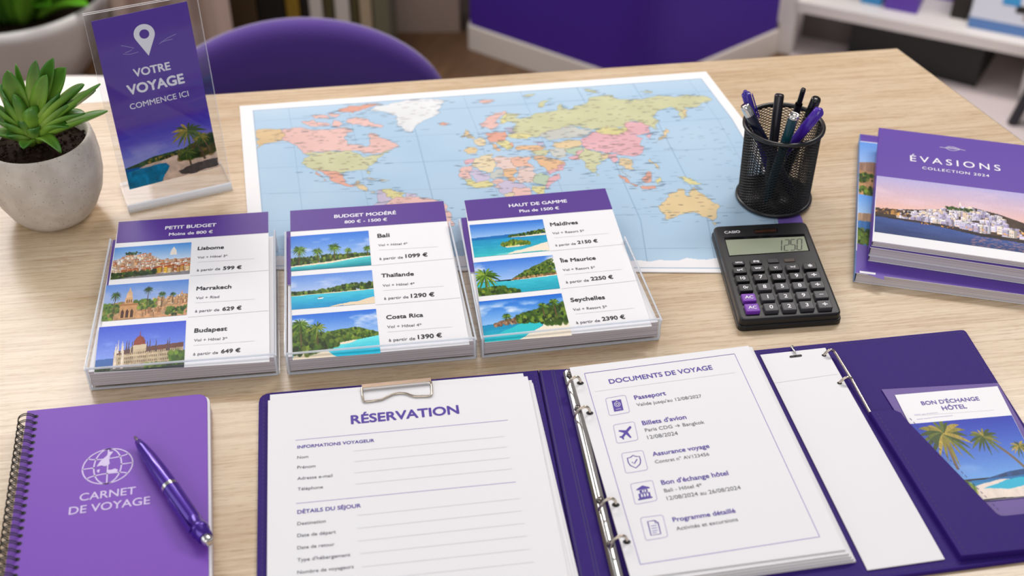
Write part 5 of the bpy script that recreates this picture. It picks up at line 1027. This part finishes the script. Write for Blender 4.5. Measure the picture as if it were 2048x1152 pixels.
for i, bx in enumerate(boxes):
    q = [DP.pt(x, y, .00012) for x, y in bx]; m.stroke(list(rrect(q, .0022, 6)), .00045, 'ink_box', closed=True)
    def I(u, v, h=0.0): return (1-v)*((1-u)*q[0]+u*q[1])+v*((1-u)*q[3]+u*q[2])+Z*h
    def pg(pts, mt='ink_violet', h=0.0): m.poly([I(u, v, h) for u, v in pts], mt)
    def ln(pts, w_=.0006, mt='ink_violet', h=0.0, closed=False): m.stroke([I(u, v, h) for u, v in pts], w_, mt, closed=closed)
    circ = lambda r, x=.5, y=.5, n=20: [(x+r*math.cos(t), y+r*math.sin(t)) for t in np.linspace(0, 2*math.pi, n, endpoint=False)]
    if i == 0:
        pg([(.27, .2), (.73, .2), (.73, .82), (.27, .82)]); ln(circ(.135, .5, .45), .0004, 'ink_white', .0001, True); ln(circ(.065, .5, .45), .0004, 'ink_white', .0001, True); ln([(.38, .72), (.62, .72)], .0004, 'ink_white', .0001)
        pg([(.44, .33), (.5, .24), (.56, .33)], 'ink_white', .0001)
    elif i == 1:
        pg([(.74, .20), (.80, .22), (.81, .30), (.60, .50), (.72, .80), (.66, .84), (.50, .60), (.36, .74), (.37, .84), (.32, .86), (.27, .76), (.17, .70), (.19, .65), (.29, .65), (.42, .51), (.18, .38), (.22, .32), (.53, .39)])
    elif i == 2:
        ln([(.5, .18), (.62, .26), (.78, .28), (.78, .5), (.72, .66), (.5, .82), (.28, .66), (.22, .5), (.22, .28), (.38, .26)], .0008, closed=True); ln([(.38, .5), (.47, .6), (.64, .40)], .0008)
    elif i == 3:
        pg([(.5, .17), (.80, .31), (.80, .36), (.20, .36), (.20, .31)]); pg([(.32, .38), (.68, .38), (.68, .52), (.32, .52)]); pg([(.24, .54), (.76, .54), (.76, .76), (.24, .76)]); pg([(.18, .77), (.82, .77), (.82, .84), (.18, .84)])
        for x, y0, y1 in ((.43, .41, .50), (.54, .41, .50), (.34, .58, .72), (.47, .58, .72), (.6, .58, .72)): pg([(x, y0), (x+.07, y0), (x+.07, y1), (x, y1)], 'paper', .0001)
    else:
        ln([(.28, .2), (.60, .2), (.72, .32), (.72, .82), (.28, .82)], .0008, closed=True); ln([(.60, .2), (.60, .32), (.72, .32)], .0006)
        for y in (.42, .53, .64, .73): ln([(.37, y), (.63 if y < .7 else .55, y)], .0006, 'ink_line_violet')
holes = [(1160.5, 766), (1179.5, 826), (1231.5, 1009.5), (1253.5, 1083.5)]
for hx, hy in holes:
    c = DP.pt(hx, hy, .00012); m.poly([c+np.array([.0028*math.cos(t), .0022*math.sin(t), 0]) for t in np.linspace(0, 2*math.pi, 16, endpoint=False)], 'hole_dark')
sheet('documents_sheet', DQ, dz, DZ, 'white DOCUMENTS DE VOYAGE sheet listing five items beside round icons', 'document', None, m)
bi = thing('ring_mechanism', 'chrome ring mechanism along the spine holding the travel documents', 'binder rings', FP.pt(1190, 950))
r0_, r1_ = FP.pt(1136, 748), foot((1136, 748), (1233, 1152)); r1_ = lerp(r0_, r1_, .96); ax = unit(r1_-r0_); sd = np.cross(Z, ax)*.0040
m = MB(); k = []
for t in np.linspace(-1, 1, 9): k.append(sd*t+Z*(.0022+.0022*(1-t*t)))
v = [r0_+p for p in k]+[r1_+p for p in k]; m.add(v, [[i, i+1, 9+i+1, 9+i] for i in range(8)], 'chrome', True); m.add([r0_+p for p in k], [list(range(9))], 'chrome'); m.build('rail', bi)
for t in (.03, .20, .62, .80, .95):
    m = MB(); m.lathe([(0, .0026), (.0026, .0024), (.0032, .0010), (.0032, 0)], 'dark_chrome', lerp(r0_, r1_, t)+Z*.0040, n=14); m.build('rivet', bi)
for (hx, hy), (fx, fy) in zip(holes, ((1134, 778), (1149, 838), (1199, 1022), (1220, 1098))):
    a = DP.pt(hx, hy); b = PZ(FZ+.0045).pt(fx, fy); pts = []
    for t in np.linspace(0, 1, 16): pts.append(lerp(a, b, .5-.5*math.cos(math.pi*t)*1.0)+Z*(.0085*math.sin(math.pi*t)+.0006))
    m = MB(); m.tube(pts, .00115, 'warm_chrome', 10); m.build('ring', bi)

# narrow sheet behind, with its own rings, slot and pin
SZ = FZ+.0011; SQ = [(1520.5, 709.5), (1650.5, 695.5), (1889.5, 1118), (1735, 1140)]; SP = PZ(SZ); m = MB()
m.line((1549, 766), (1675.6, 748), .0003, SP, 'ink_line'); 
q = [SP.pt(x, y, .0001) for x, y in ((1578.5, 711.5), (1603.5, 708.5), (1604.5, 713), (1579.5, 716))]; m.poly(list(rrect(q, .0012, 4))[::-1], 'hole_dark')
for hx, hy in ((1648, 710.5), (1679, 766)):
    c = SP.pt(hx, hy, .0001); m.poly([c+np.array([.0019*math.cos(t), .0016*math.sin(t), 0]) for t in np.linspace(0, 2*math.pi, 14, endpoint=False)], 'hole_dark')
sheet('narrow_sheet', SQ, FZ+.0003, SZ, 'narrow blank white sheet with dark slot, between the documents and the pocket', 'paper', None, m)
rd = thing('side_rings', 'thin chrome rod with two rings at the edge of the narrow sheet', 'binder rings', SP.pt(1690, 740))
RR = PZ(SZ+.0032); m = MB(); pts = [RR.pt(1668.5, 703.5), RR.pt(1671.5, 706.5), RR.pt(1704.5, 760), RR.pt(1741, 822)]; pts[-1][2] = SZ+.0016; m.tube(pts, .0011, 'warm_chrome', 10); m.build('rod', rd)
for (hx, hy), (tx, ty) in (((1648, 710.5), (1669, 703.5)), ((1679, 766), (1704, 758.5))):
    a = SP.pt(hx, hy); b = RR.pt(tx, ty); m = MB(); m.tube([lerp(a, b, t)+Z*(.0035*math.sin(math.pi*min(1, t*1.02))+.0004) for t in np.linspace(0, 1, 12)], .0011, 'warm_chrome', 10); m.build('ring', rd)
tp = thing('split_pin', 'small chrome pin through the slot of the narrow sheet', 'pin', SP.pt(1588, 704))
m = MB(); a, b = SP.pt(1591, 711.5), SP.pt(1583.5, 697); m.tube([a+Z*.0004, lerp(a, b, .3)+Z*.0016, lerp(a, b, .8)+Z*.0016, b+Z*.0010], .0008, 'chrome', 8); m.build('shank', tp)
m = MB(); m.lathe([(-.0014, 0), (-.0012, .001), (0, .0016), (.0012, .001), (.0014, 0)], 'chrome', b+Z*.0014, n=12); m.build('head', tp)

# hotel voucher in the pocket
VZ = FZ+.0010; VP = PZ(VZ); m = MB()
vq = [VP.pt(*p) for p in ((1763, 778.7), (1995.6, 765.8), (2054, 868), (1842, 905))]; vd = unit(vq[2]-vq[1]); vl = unit(vq[3]-vq[0])
vq[2] = vq[1]+vd*.138; vq[3] = vq[0]+vl*.142
m.prism(vq, FZ+.0003, VZ, 'violet_print', None); tag(m.build('voucher_sleeve', origin=sum(vq)/4), 'violet card sleeve behind the hotel voucher in the folder pocket', 'card')
WZ = VZ+.0008; WP = PZ(WZ); m = MB(); wq = [WP.pt(*p) for p in ((1789.8, 789.8), (1994.7, 772.4), (2104, 988), (1899, 1008))]
m.photo(pic_voucher(), ((1819, 848), (2023.6, 830.5), (2104, 988), (1899, 1008)), WP)
m.text("BON D'ÉCHANGE", (1844.4, 810.2), (1960, 800.3), WP, 'ink_violet', bold=.018); m.text('HÔTEL', (1885.8, 820.3), (1934.7, 816), WP, 'ink_violet', bold=.018)
m.line((1829, 831.5), (1989, 820), .0002, WP, 'ink_line')
for x0, x1, y in ((1829, 1841, 829.5), (1844, 1850, 828.6), (1853, 1876, 827.2), (1834, 1846, 838.6), (1848, 1862, 836.9), (1864, 1886, 834.8), (1888, 1906, 832.6)):
    for k in np.arange(x0, x1, 2.6): m.line((k, y-(k-x0)*.09), (k+1.5, y-(k-x0)*.09-.1), .0007, WP, 'ink_box')
m.prism(wq, VZ+.0001, WZ, 'card_white', None); tag(m.build('hotel_voucher', origin=sum(wq)/4), "white hotel voucher BON D'ÉCHANGE HÔTEL with palm photo in the folder pocket", 'voucher')

# ------------------------------------------------------------------ brochures at the edge of the desk
def brochure(q, z0, z1, m, label, spine_mat='cover_violet', name='brochure', cat='brochure'):
    th = .0006; n = MB(); pl = PZ(z1); c = [pl.pt(*p) for p in q]; o = (*(sum(c)/4)[:2], z0); t = thing(name, label, cat, o, 'brochures piled at the edge of the desk')
    m.prism(c, z1-th, z1, 'cover_violet', 'card_white'); m.build('front_cover', t)
    ins = inset(c, .0009); n.prism(ins, z0+th, z1-th-.0001, 'card_white', 'paper_edges'); n.build('pages', t)
    n = MB(); n.prism(c, z0+.0001, z0+th-.0001, 'card_white'); n.build('back_cover', t)
    s = MB(); a, b = c[3], c[0]; d = unit(np.cross(b-a, Z)); d = d if d @ (c[0]-c[1]) > 0 else -d
    s.slab([a, b, b+d*.0007-Z*.0003, a+d*.0007-Z*.0003]+[np.array([p[0], p[1], z0+.0001]) for p in (a, b, b+d*.0007, a+d*.0007)], spine_mat); s.build('spine', t); return t
q3 = ((1721, 268), (2110, 316), (2128, 600), (1711.5, 545.3)); L3 = PZ(T+.0105); m = MB()
m.quad(((1720.5, 282), (1765, 287), (1752, 555), (1712.3, 500)), L3, 'card_white', .00006)
m.photo(pic_landscapes(), ((1719.8, 283), (1778, 290), (1768, 500), (1714.5, 487)), L3, .00014); m.quad(((1714.3, 487), (1768, 497), (1768, 560), (1711.8, 541)), L3, 'cover_violet', .0001); m.quad(((1720.8, 270), (1790, 278), (1790, 282), (1720.6, 273)), L3, 'cover_violet', .0001)
m.quad(((1719.5, 541.5), (1751.5, 545.7), (1750.7, 549.5), (1719, 545.4)), L3, 'card_white', .00014)
brochure(q3, T+.0002, T+.0105, m, 'thick brochure with landscape cover photos, lowest of the pile', 'display_blue')
q2 = ((1755, 297), (2106, 335), (2114, 567), (1737.8, 511)); brochure(q2, T+.0107, T+.0165, MB(), 'plain violet brochure second from the bottom of the pile')
q1 = ((1757, 287), (2105, 322), (2112, 549), (1740, 494)); brochure(q1, T+.0167, T+.0258, MB(), 'plain violet brochure directly under the ÉVASIONS brochure')
q0 = ((1759.3, 255.5), (2100, 297), (2108, 533.5), (1744.5, 482.2)); L0 = PZ(T+.0312); m = MB()
m.quad(((1753.7, 351.2), (2104, 394), (2108, 533.5), (1744.7, 481.8)), L0, 'card_white', .00006)
m.photo(pic_town(), ((1753.7, 351.2), (2104, 394), (2106.5, 514), (1748.7, 463.4)), L0, .00014)
m.text('ÉVASIONS', (1820.4, 321.8), (2001.5, 342.2), L0, 'ink_white', bold=.006, track=1.42, vs=1.05); m.text('COLLECTION 2024', (1844.5, 337.8), (1978.6, 354.2), L0, 'ink_white', bold=.012, track=1.2)
lc = L0.pt(1905, 297.5, .00014); lx = unit(L0.pt(1928, 299.5)-L0.pt(1882, 294)); ly = np.cross(Z, lx)
for pts in ([(-1, .05), (-.55, .05), (-.3, .55), (.1, .62), (.6, .1), (1, -.06)], [(-.55, .05), (-.25, -.5), (.15, -.55), (.6, .1)], [(-.5, .05), (.55, .05)], [(-.35, .2), (-.2, .35), (-.1, .15), (.05, .4), (.15, .1), (.3, .3)]):
    m.stroke([lc+lx*x*.0118+ly*y*.0058 for x, y in pts], .0005, 'ink_white')
brochure(q0, T+.0260, T+.0312, m, 'violet ÉVASIONS brochure with white hill town photo, top of the pile')
# ------------------------------------------------------------------ violet chair behind the desk
CY = 1.72
top_ = aty(612, 30, CY); cen = aty(600, 180, CY); rgt = aty(890, 180, CY); aR = np.linalg.norm((rgt-cen)[:2]); bR = top_[2]-cen[2]
chair = thing('upholstered_chair', 'violet velvet chair with rounded back behind the desk', 'chair', (cen[0], CY+.18, 0))
cy_, sy_ = math.cos(YAW), math.sin(YAW)
def cushion(cx, cz, outline, thick, curve, mt, tilt, flat=False, y0=0):
    """padded panel: outline (x, z); bulging thickness; curved about the vertical"""
    n = len(outline); rings = 12; V = []; 
    for side in (1, -1):
        for k in range(rings+1):
            s = math.sin(k/rings*math.pi/2); e = math.sqrt(max(0, 1-s**5))
            for x, z in outline: V.append((x*s, side*thick*e, z*s))
    V = np.array(V); f = []
    for sd in (0, 1):
        o = sd*(rings+1)*n
        for k in range(rings):
            for i in range(n):
                q = [o+k*n+i, o+k*n+(i+1) % n, o+(k+1)*n+(i+1) % n, o+(k+1)*n+i]; f.append(q if sd else q[::-1])
    V[:, 1] += curve*V[:, 0]**2+tilt*V[:, 2]
    return V, f
ol_ = [(aR*math.cos(t), bR*math.sin(t)) for t in np.linspace(0, math.pi, 40)]+[(-aR*(1-.25*k*k), -.26*k) for k in np.linspace(.1, .9, 9)]+[(-aR*.74*math.cos(t), -.26-.03*math.sin(t)) for t in np.linspace(.1, math.pi-.1, 16)]+[(aR*(1-.25*k*k), -.26*k) for k in np.linspace(.9, .1, 9)]
V, f = cushion(0, 0, ol_, .032, -1.1, 'velvet', -.10); V = np.c_[V[:, 0]*cy_-V[:, 1]*sy_, V[:, 0]*sy_+V[:, 1]*cy_, V[:, 2]]+cen
m = MB(); m.add(V, f, 'velvet', True); m.build('backrest', chair)
so = [(.23*math.copysign(abs(math.cos(t))**.6, math.cos(t)), .22*math.copysign(abs(math.sin(t))**.6, math.sin(t))) for t in np.linspace(0, 2*math.pi, 48, endpoint=False)]
V, f = cushion(0, 0, so, .045, 0, 'velvet', 0); V = np.c_[V[:, 0], V[:, 2], V[:, 1]]; V = np.c_[V[:, 0]*cy_-V[:, 1]*sy_, V[:, 0]*sy_+V[:, 1]*cy_, V[:, 2]]; sc_ = np.array([cen[0]+.03, CY-.27, .44])
m = MB(); m.add(V+sc_, [q[::-1] for q in f], 'velvet', True); m.build('seat', chair)
for sx, sy2 in ((-1, -1), (1, -1), (-1, 1), (1, 1)):
    p = sc_+np.array([sx*.15, sy2*.15, -.03]); m = MB(); m.tube([p, p+np.array([sx*.05, sy2*.05, -.406])], [.014, .009], 'metal_leg', 12); m.build('leg', chair)
m = MB(); a = cen+np.array([0, .02, -.25]); m.slab([a+(-.03, 0, 0), a+(.03, 0, 0), a+(.03, .02, 0), a+(-.03, .02, 0)]+[sc_+np.array([x, .16+y, -.04]) for x, y in ((-.03, 0), (.03, 0), (.03, .02), (-.03, .02))], 'metal_leg'); m.build('back_support', chair)

# ------------------------------------------------------------------ violet reception counter with white plinth
P1, P2, P3 = at(937, 98, 0), at(1292, 222, 0), at(1552, 107, 0)
bkc = unit(np.array([-.35, 1, 0])); PL = P1+np.array([.03, .30, 0]); PR = P3+np.array([-.16, .28, 0])
cq_ = rrect([P1, P2, P3, PR, PL], (.002, .10, .002, .002, .002), 9)
ct = thing('reception_counter', 'dark violet counter with white plinth beyond the desk', 'counter', (P1+P2+P3)/3)
m = MB(); ce = sum(cq_)/len(cq_); m.prism([ce+(p-ce)*.985 for p in cq_], .062, 1.02, 'counter_violet', None, .004); m.build('front_panel', ct)
m = MB(); m.prism(cq_, .0005, .061, 'skirting_white', None, .004); m.build('plinth', ct)
m = MB(); m.prism([ce+(p-ce)*1.0 for p in cq_], 1.021, 1.05, 'white_lacquer', None, .003); m.build('counter_top', ct)

# ------------------------------------------------------------------ white display shelf with what stands on it
BZ = .135; BP = PZ(BZ)
e0, e1 = BP.pt(1593, 1), BP.pt(2048, 90); bd_ = unit(e1-e0); bb = np.array([-bd_[1], bd_[0], 0])
shelf = thing('display_shelf', 'low white display shelf standing by the grey wall', 'shelf', e0-Z*BZ)
e2 = e1+bd_*.05
m = MB(); m.prism([e0, e2, e2+bb*.36, e0+bb*.36], BZ-.026, BZ, 'white_lacquer', None, .002); m.build('shelf_board', shelf)
pz_ = e0-bd_*.030
m = MB(); m.box((pz_+bd_*.017+bb*.02+Z*(.55-pz_[2])), (.034, .04, 1.098), 'white_lacquer', math.atan2(bd_[1], bd_[0])); m.build('upright', shelf)
m = MB(); m.box((pz_+bd_*.017+bb*.32+Z*(.55-pz_[2])), (.034, .04, 1.098), 'white_lacquer', math.atan2(bd_[1], bd_[0])); m.build('upright', shelf)
m = MB(); q0_, q1_ = e0+bb*.10, e0+bd_*.12+bb*.10; m.slab([q0_-Z*.0265, q1_-Z*.0265, q1_+bb*.012-Z*.0265, q0_+bb*.012-Z*.0265]+[np.array([p[0], p[1], .0006]) for p in (q0_, q1_, q1_+bb*.012, q0_+bb*.012)], 'panel_grey'); m.build('kick_panel', shelf)
m = MB(); p = e2+bb*.18-bd_*.02; m.box((p[0], p[1], (BZ-.026)/2), (.03, .3, BZ-.0265), 'white_lacquer', math.atan2(bd_[1], bd_[0])); m.build('foot', shelf)
ya = math.atan2(bd_[1], bd_[0])
def on_shelf(px, py, depth): return BP.pt(px, py)+bb*depth
def carton(px, py, sz, mt, label, name='carton', cat='box', z=BZ, back=.0):
    c = BP.pt(px, py)+bb*(sz[1]/2+back); c[2] = z; t = thing(name, label, cat, c)
    m = MB(); m.box(c+Z*(sz[2]/2+.0005), sz, mt, ya); m.build('body', t); m = MB(); m.box(c+Z*(sz[2]+.006), (sz[0]+.004, sz[1]+.004, .010), mt, ya); m.build('lid', t); return t
carton(1741, 9, (.045, .08, .16), 'box_blue', 'bright blue box on the white display shelf')
carton(1800, 23, (.072, .09, .20), 'box_violet', 'violet box beside the blue box on the display shelf')
carton(1884, 18, (.066, .07, .20), 'box_violet', 'violet box between the dark holder and first violet box', back=.045)
carton(1916, 38, (.036, .07, .19), 'dark_stuff', 'dark brown holder beside the white display card', 'brochure_holder', 'holder')
a = BP.pt(1934, 54); b = a+bd_*.15; lean = bb*.09; bk2 = bb*.012
dc = thing('display_card', 'white display card with blue foot leaning on the shelf', 'display card', a+Z*.0005)
def dcp(u, v, n=0.0): return lerp(a, b, u)+(Z*.30+lean)*v+Z*.001-unit(np.cross(bd_, Z*.30+lean))*n*-1
nrm = unit(np.cross(bd_, Z*.30+lean)); 
m = MB(); q = [dcp(0, .07), dcp(1, .07), dcp(1, 1), dcp(0, 1)]; m.slab(q+[p+bk2 for p in q], 'display_white')
Nn = nrm if nrm[1] < 0 else -nrm
def patch(u0, v0, u1, v1, mt): m.poly([dcp(u0, v0)+Nn*.001, dcp(u1, v0)+Nn*.001, dcp(u1, v1)+Nn*.001, dcp(u0, v1)+Nn*.001], mt)
patch(.22, .36, .50, .40, 'box_violet'); patch(.38, .19, .62, .25, 'box_blue'); patch(.58, .15, .96, .20, 'dark_stuff'); patch(.72, .28, .98, .42, 'box_violet'); patch(.70, .11, .98, .14, 'binder_beige')
m.build('panel', dc)
m = MB(); q = [dcp(0, 0), dcp(1, 0), dcp(1, .068), dcp(0, .068)]; m.slab(q+[p+bk2 for p in q], 'display_blue'); m.build('foot_strip', dc)
# black storage box under the shelf
k0, k1 = at(1700, 112, 0), at(1950, 176, 0); kd = unit(k1-k0); kb = np.array([-kd[1], kd[0], 0]); k0 = k1-kd*.29
sb = thing('storage_box', 'black storage box on the floor under the white shelf', 'box', (k0+k1)/2+kb*.12)
m = MB(); m.prism([k0, k1, k1+kb*.24, k0+kb*.24], .001, .088, 'box_black', None, .002); m.build('body', sb)
m = MB(); m.prism([p_+0*Z for p_ in (k0-kd*.002-kb*.002, k1+kd*.002-kb*.002, k1+kd*.002+kb*.242, k0-kd*.002+kb*.242)], .0885, .099, 'box_black', None, .002); m.build('lid', sb)
# pale rug
g0, g1 = at(1440, 128, 0), at(2048, 300, 0)
m = MB(); m.prism([(0.42, 1.2), (2.2, 1.2), (2.2, 3.1), (P3[0]+.03, 3.1), (P3[0]+.03, P3[1]-.06), (.42, 2.3)], .0002, .0004, 'rug_grey'); structure(m.build('floor_carpet', origin=(1.2, 2.0, 0)), 'pale grey carpet tiles beside the display shelf')
# dark stool at the edge of the picture
s0 = at(2024, 248, 0); stl = thing('stool', 'small dark stool with orange cushion at the edge of the carpet', 'stool', s0+np.array([.13, 0, 0]))
for dx, dy in ((0, 0), (.13, -.13), (.13, .13), (.26, 0)):
    m = MB(); m.tube([s0+np.array([dx, dy, .0008]), s0+np.array([.02+dx*.84, dy*.84, .085])], .011, 'stool_dark', 10); m.build('leg', stl)
m = MB(); m.prism(rrect([s0+np.array(p) for p in ((.0, 0, 0), (.13, -.13, 0), (.26, 0, 0), (.13, .13, 0))], .03), .0855, .105, 'stool_dark', None, .004); m.build('seat', stl)
m = MB(); V, f = cushion(0, 0, [(.085*math.cos(t), .085*math.sin(t)) for t in np.linspace(0, 2*math.pi, 32, endpoint=False)], .035, 0, 'orange_fabric', 0); m.add(np.c_[V[:, 0], V[:, 2], V[:, 1]]+s0+np.array([.13, 0, .142]), [q[::-1] for q in f], 'orange_fabric', True); m.build('cushion', stl)

# ------------------------------------------------------------------ binders along the wall behind the chair
BY = 2.585
for x0, x1, mt, lb, h in ((452, 514, 'binder_brown', 'dark brown binder at the end of the row behind the chair', .30), (515, 570, 'binder_black', 'wide black binder next to the mustard one', .32), (571, 600, 'binder_mustard', 'mustard yellow binder in the row behind the chair', .29), (601, 617, 'binder_black', 'thin black binder between mustard and white ones', .28),
                          (618, 646, 'binder_white', 'white binder beside the mustard and thin black ones', .30), (647, 668, 'binder_olive', 'dark olive binder between the two white ones', .28), (669, 700, 'binder_white', 'white binder beside the beige and olive ones', .31), (701, 717, 'binder_olive', 'thin olive binder beside the beige one', .29), (718, 744, 'binder_beige', 'beige binder in the row behind the chair', .30), (745, 779, 'binder_sage', 'grey green binder at the end of the row by the wall', .30)):
    a, b = aty(x0, 30, BY), aty(x1, 30, BY); w_ = b[0]-a[0]-.002; c = np.array([(a[0]+b[0])/2, BY+.085, 0])
    m = MB(); x_ = w_/2; m.prism(rrect([c+np.array(p) for p in ((-x_, -.08, 0), (x_, -.08, 0), (x_, .08, 0), (-x_, .08, 0))], (.004, .004, 0, 0), 4), .0005, h, mt, None, .001); tag(m.build('binder', origin=c), lb, 'binder', 'binders standing on the floor behind the chair')

# ------------------------------------------------------------------ curtain left of the binders
c0_, c1_ = aty(205, 20, 2.47), aty(452, 20, 2.47); xs_ = np.linspace(c0_[0]+.02, c1_[0], 90); fold_ = lambda x: .016*math.sin(x*95)+.006*math.sin(x*41)
m = MB(); vf = []; n = len(xs_)
for z in (.004, .7, 1.4, 2.2):
    for x in xs_: vf.append((x, 2.485+fold_(x), z))
    for x in xs_[::-1]: vf.append((x, 2.489+fold_(x), z))
m.add(vf, [[k*2*n+i, k*2*n+(i+1) % (2*n), (k+1)*2*n+(i+1) % (2*n), (k+1)*2*n+i] for k in range(3) for i in range(2*n)], 'curtain_beige', True)
tag(m.build('curtain', origin=((xs_[0]+xs_[-1])/2, 2.487, 0)), 'beige curtain hanging between the planter and the binders', 'curtain')

# ------------------------------------------------------------------ big planter and pale side table at the far corner
gp = at(48, 150, 0)+np.array([.02, -.01, 0]); 
pt_ = thing('floor_planter', 'large white planter with leafy green plant near the window', 'planter', gp)
m = MB(); m.lathe([(.001, 0), (.001, .10), (.01, .115), (.06, .155), (.12, .185), (.17, .198), (.185, .205), (.205, .207), (.21, .200), (.20, .19), (.15, .18)], 'ceramic_white', gp, n=56); m.build('bowl', pt_)
m = MB(); m.lathe([(.165, 0), (.165, .183), (.16, .183), (.16, 0)], 'soil', gp, n=40, smooth=False); m.build('soil', pt_)
m = MB()
for i in range(70):
    t = RNG.uniform(0, 6.28); r = .02+.14*RNG.random(); B = gp+np.array([r*.5*math.cos(t), r*.5*math.sin(t), .165]); Tp = gp+np.array([(r+.09)*math.cos(t), (r+.09)*math.sin(t), .20+RNG.uniform(.02, .2)])
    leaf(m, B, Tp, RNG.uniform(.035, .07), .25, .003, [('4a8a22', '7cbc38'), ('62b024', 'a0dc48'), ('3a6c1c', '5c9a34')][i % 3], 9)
m.build('foliage', pt_)
tz = .50; tc = PZ(tz).pt(130, 215)
tb = thing('side_table', 'white side table between planter and desk', 'table', (tc[0], tc[1], 0))
m = MB(); m.prism([tc+np.array([.108*math.copysign(abs(math.cos(t))**.75, math.cos(t)), .092*math.copysign(abs(math.sin(t))**.75, math.sin(t)), 0]) for t in np.linspace(0, 2*math.pi, 56, endpoint=False)], tz-.022, tz, 'white_lacquer', None, .004); m.build('table_top', tb)
for sx, sy2 in ((-1, -1), (1, -1), (-1, 1), (1, 1)):
    p = np.array([tc[0]+sx*.06, tc[1]+sy2*.05, tz-.023]); m = MB(); m.tube([p, np.array([p[0]+sx*.03, p[1]+sy2*.03, .001])], [.012, .008], 'white_lacquer', 10); m.build('leg', tb)
bpy.context.view_layer.update()
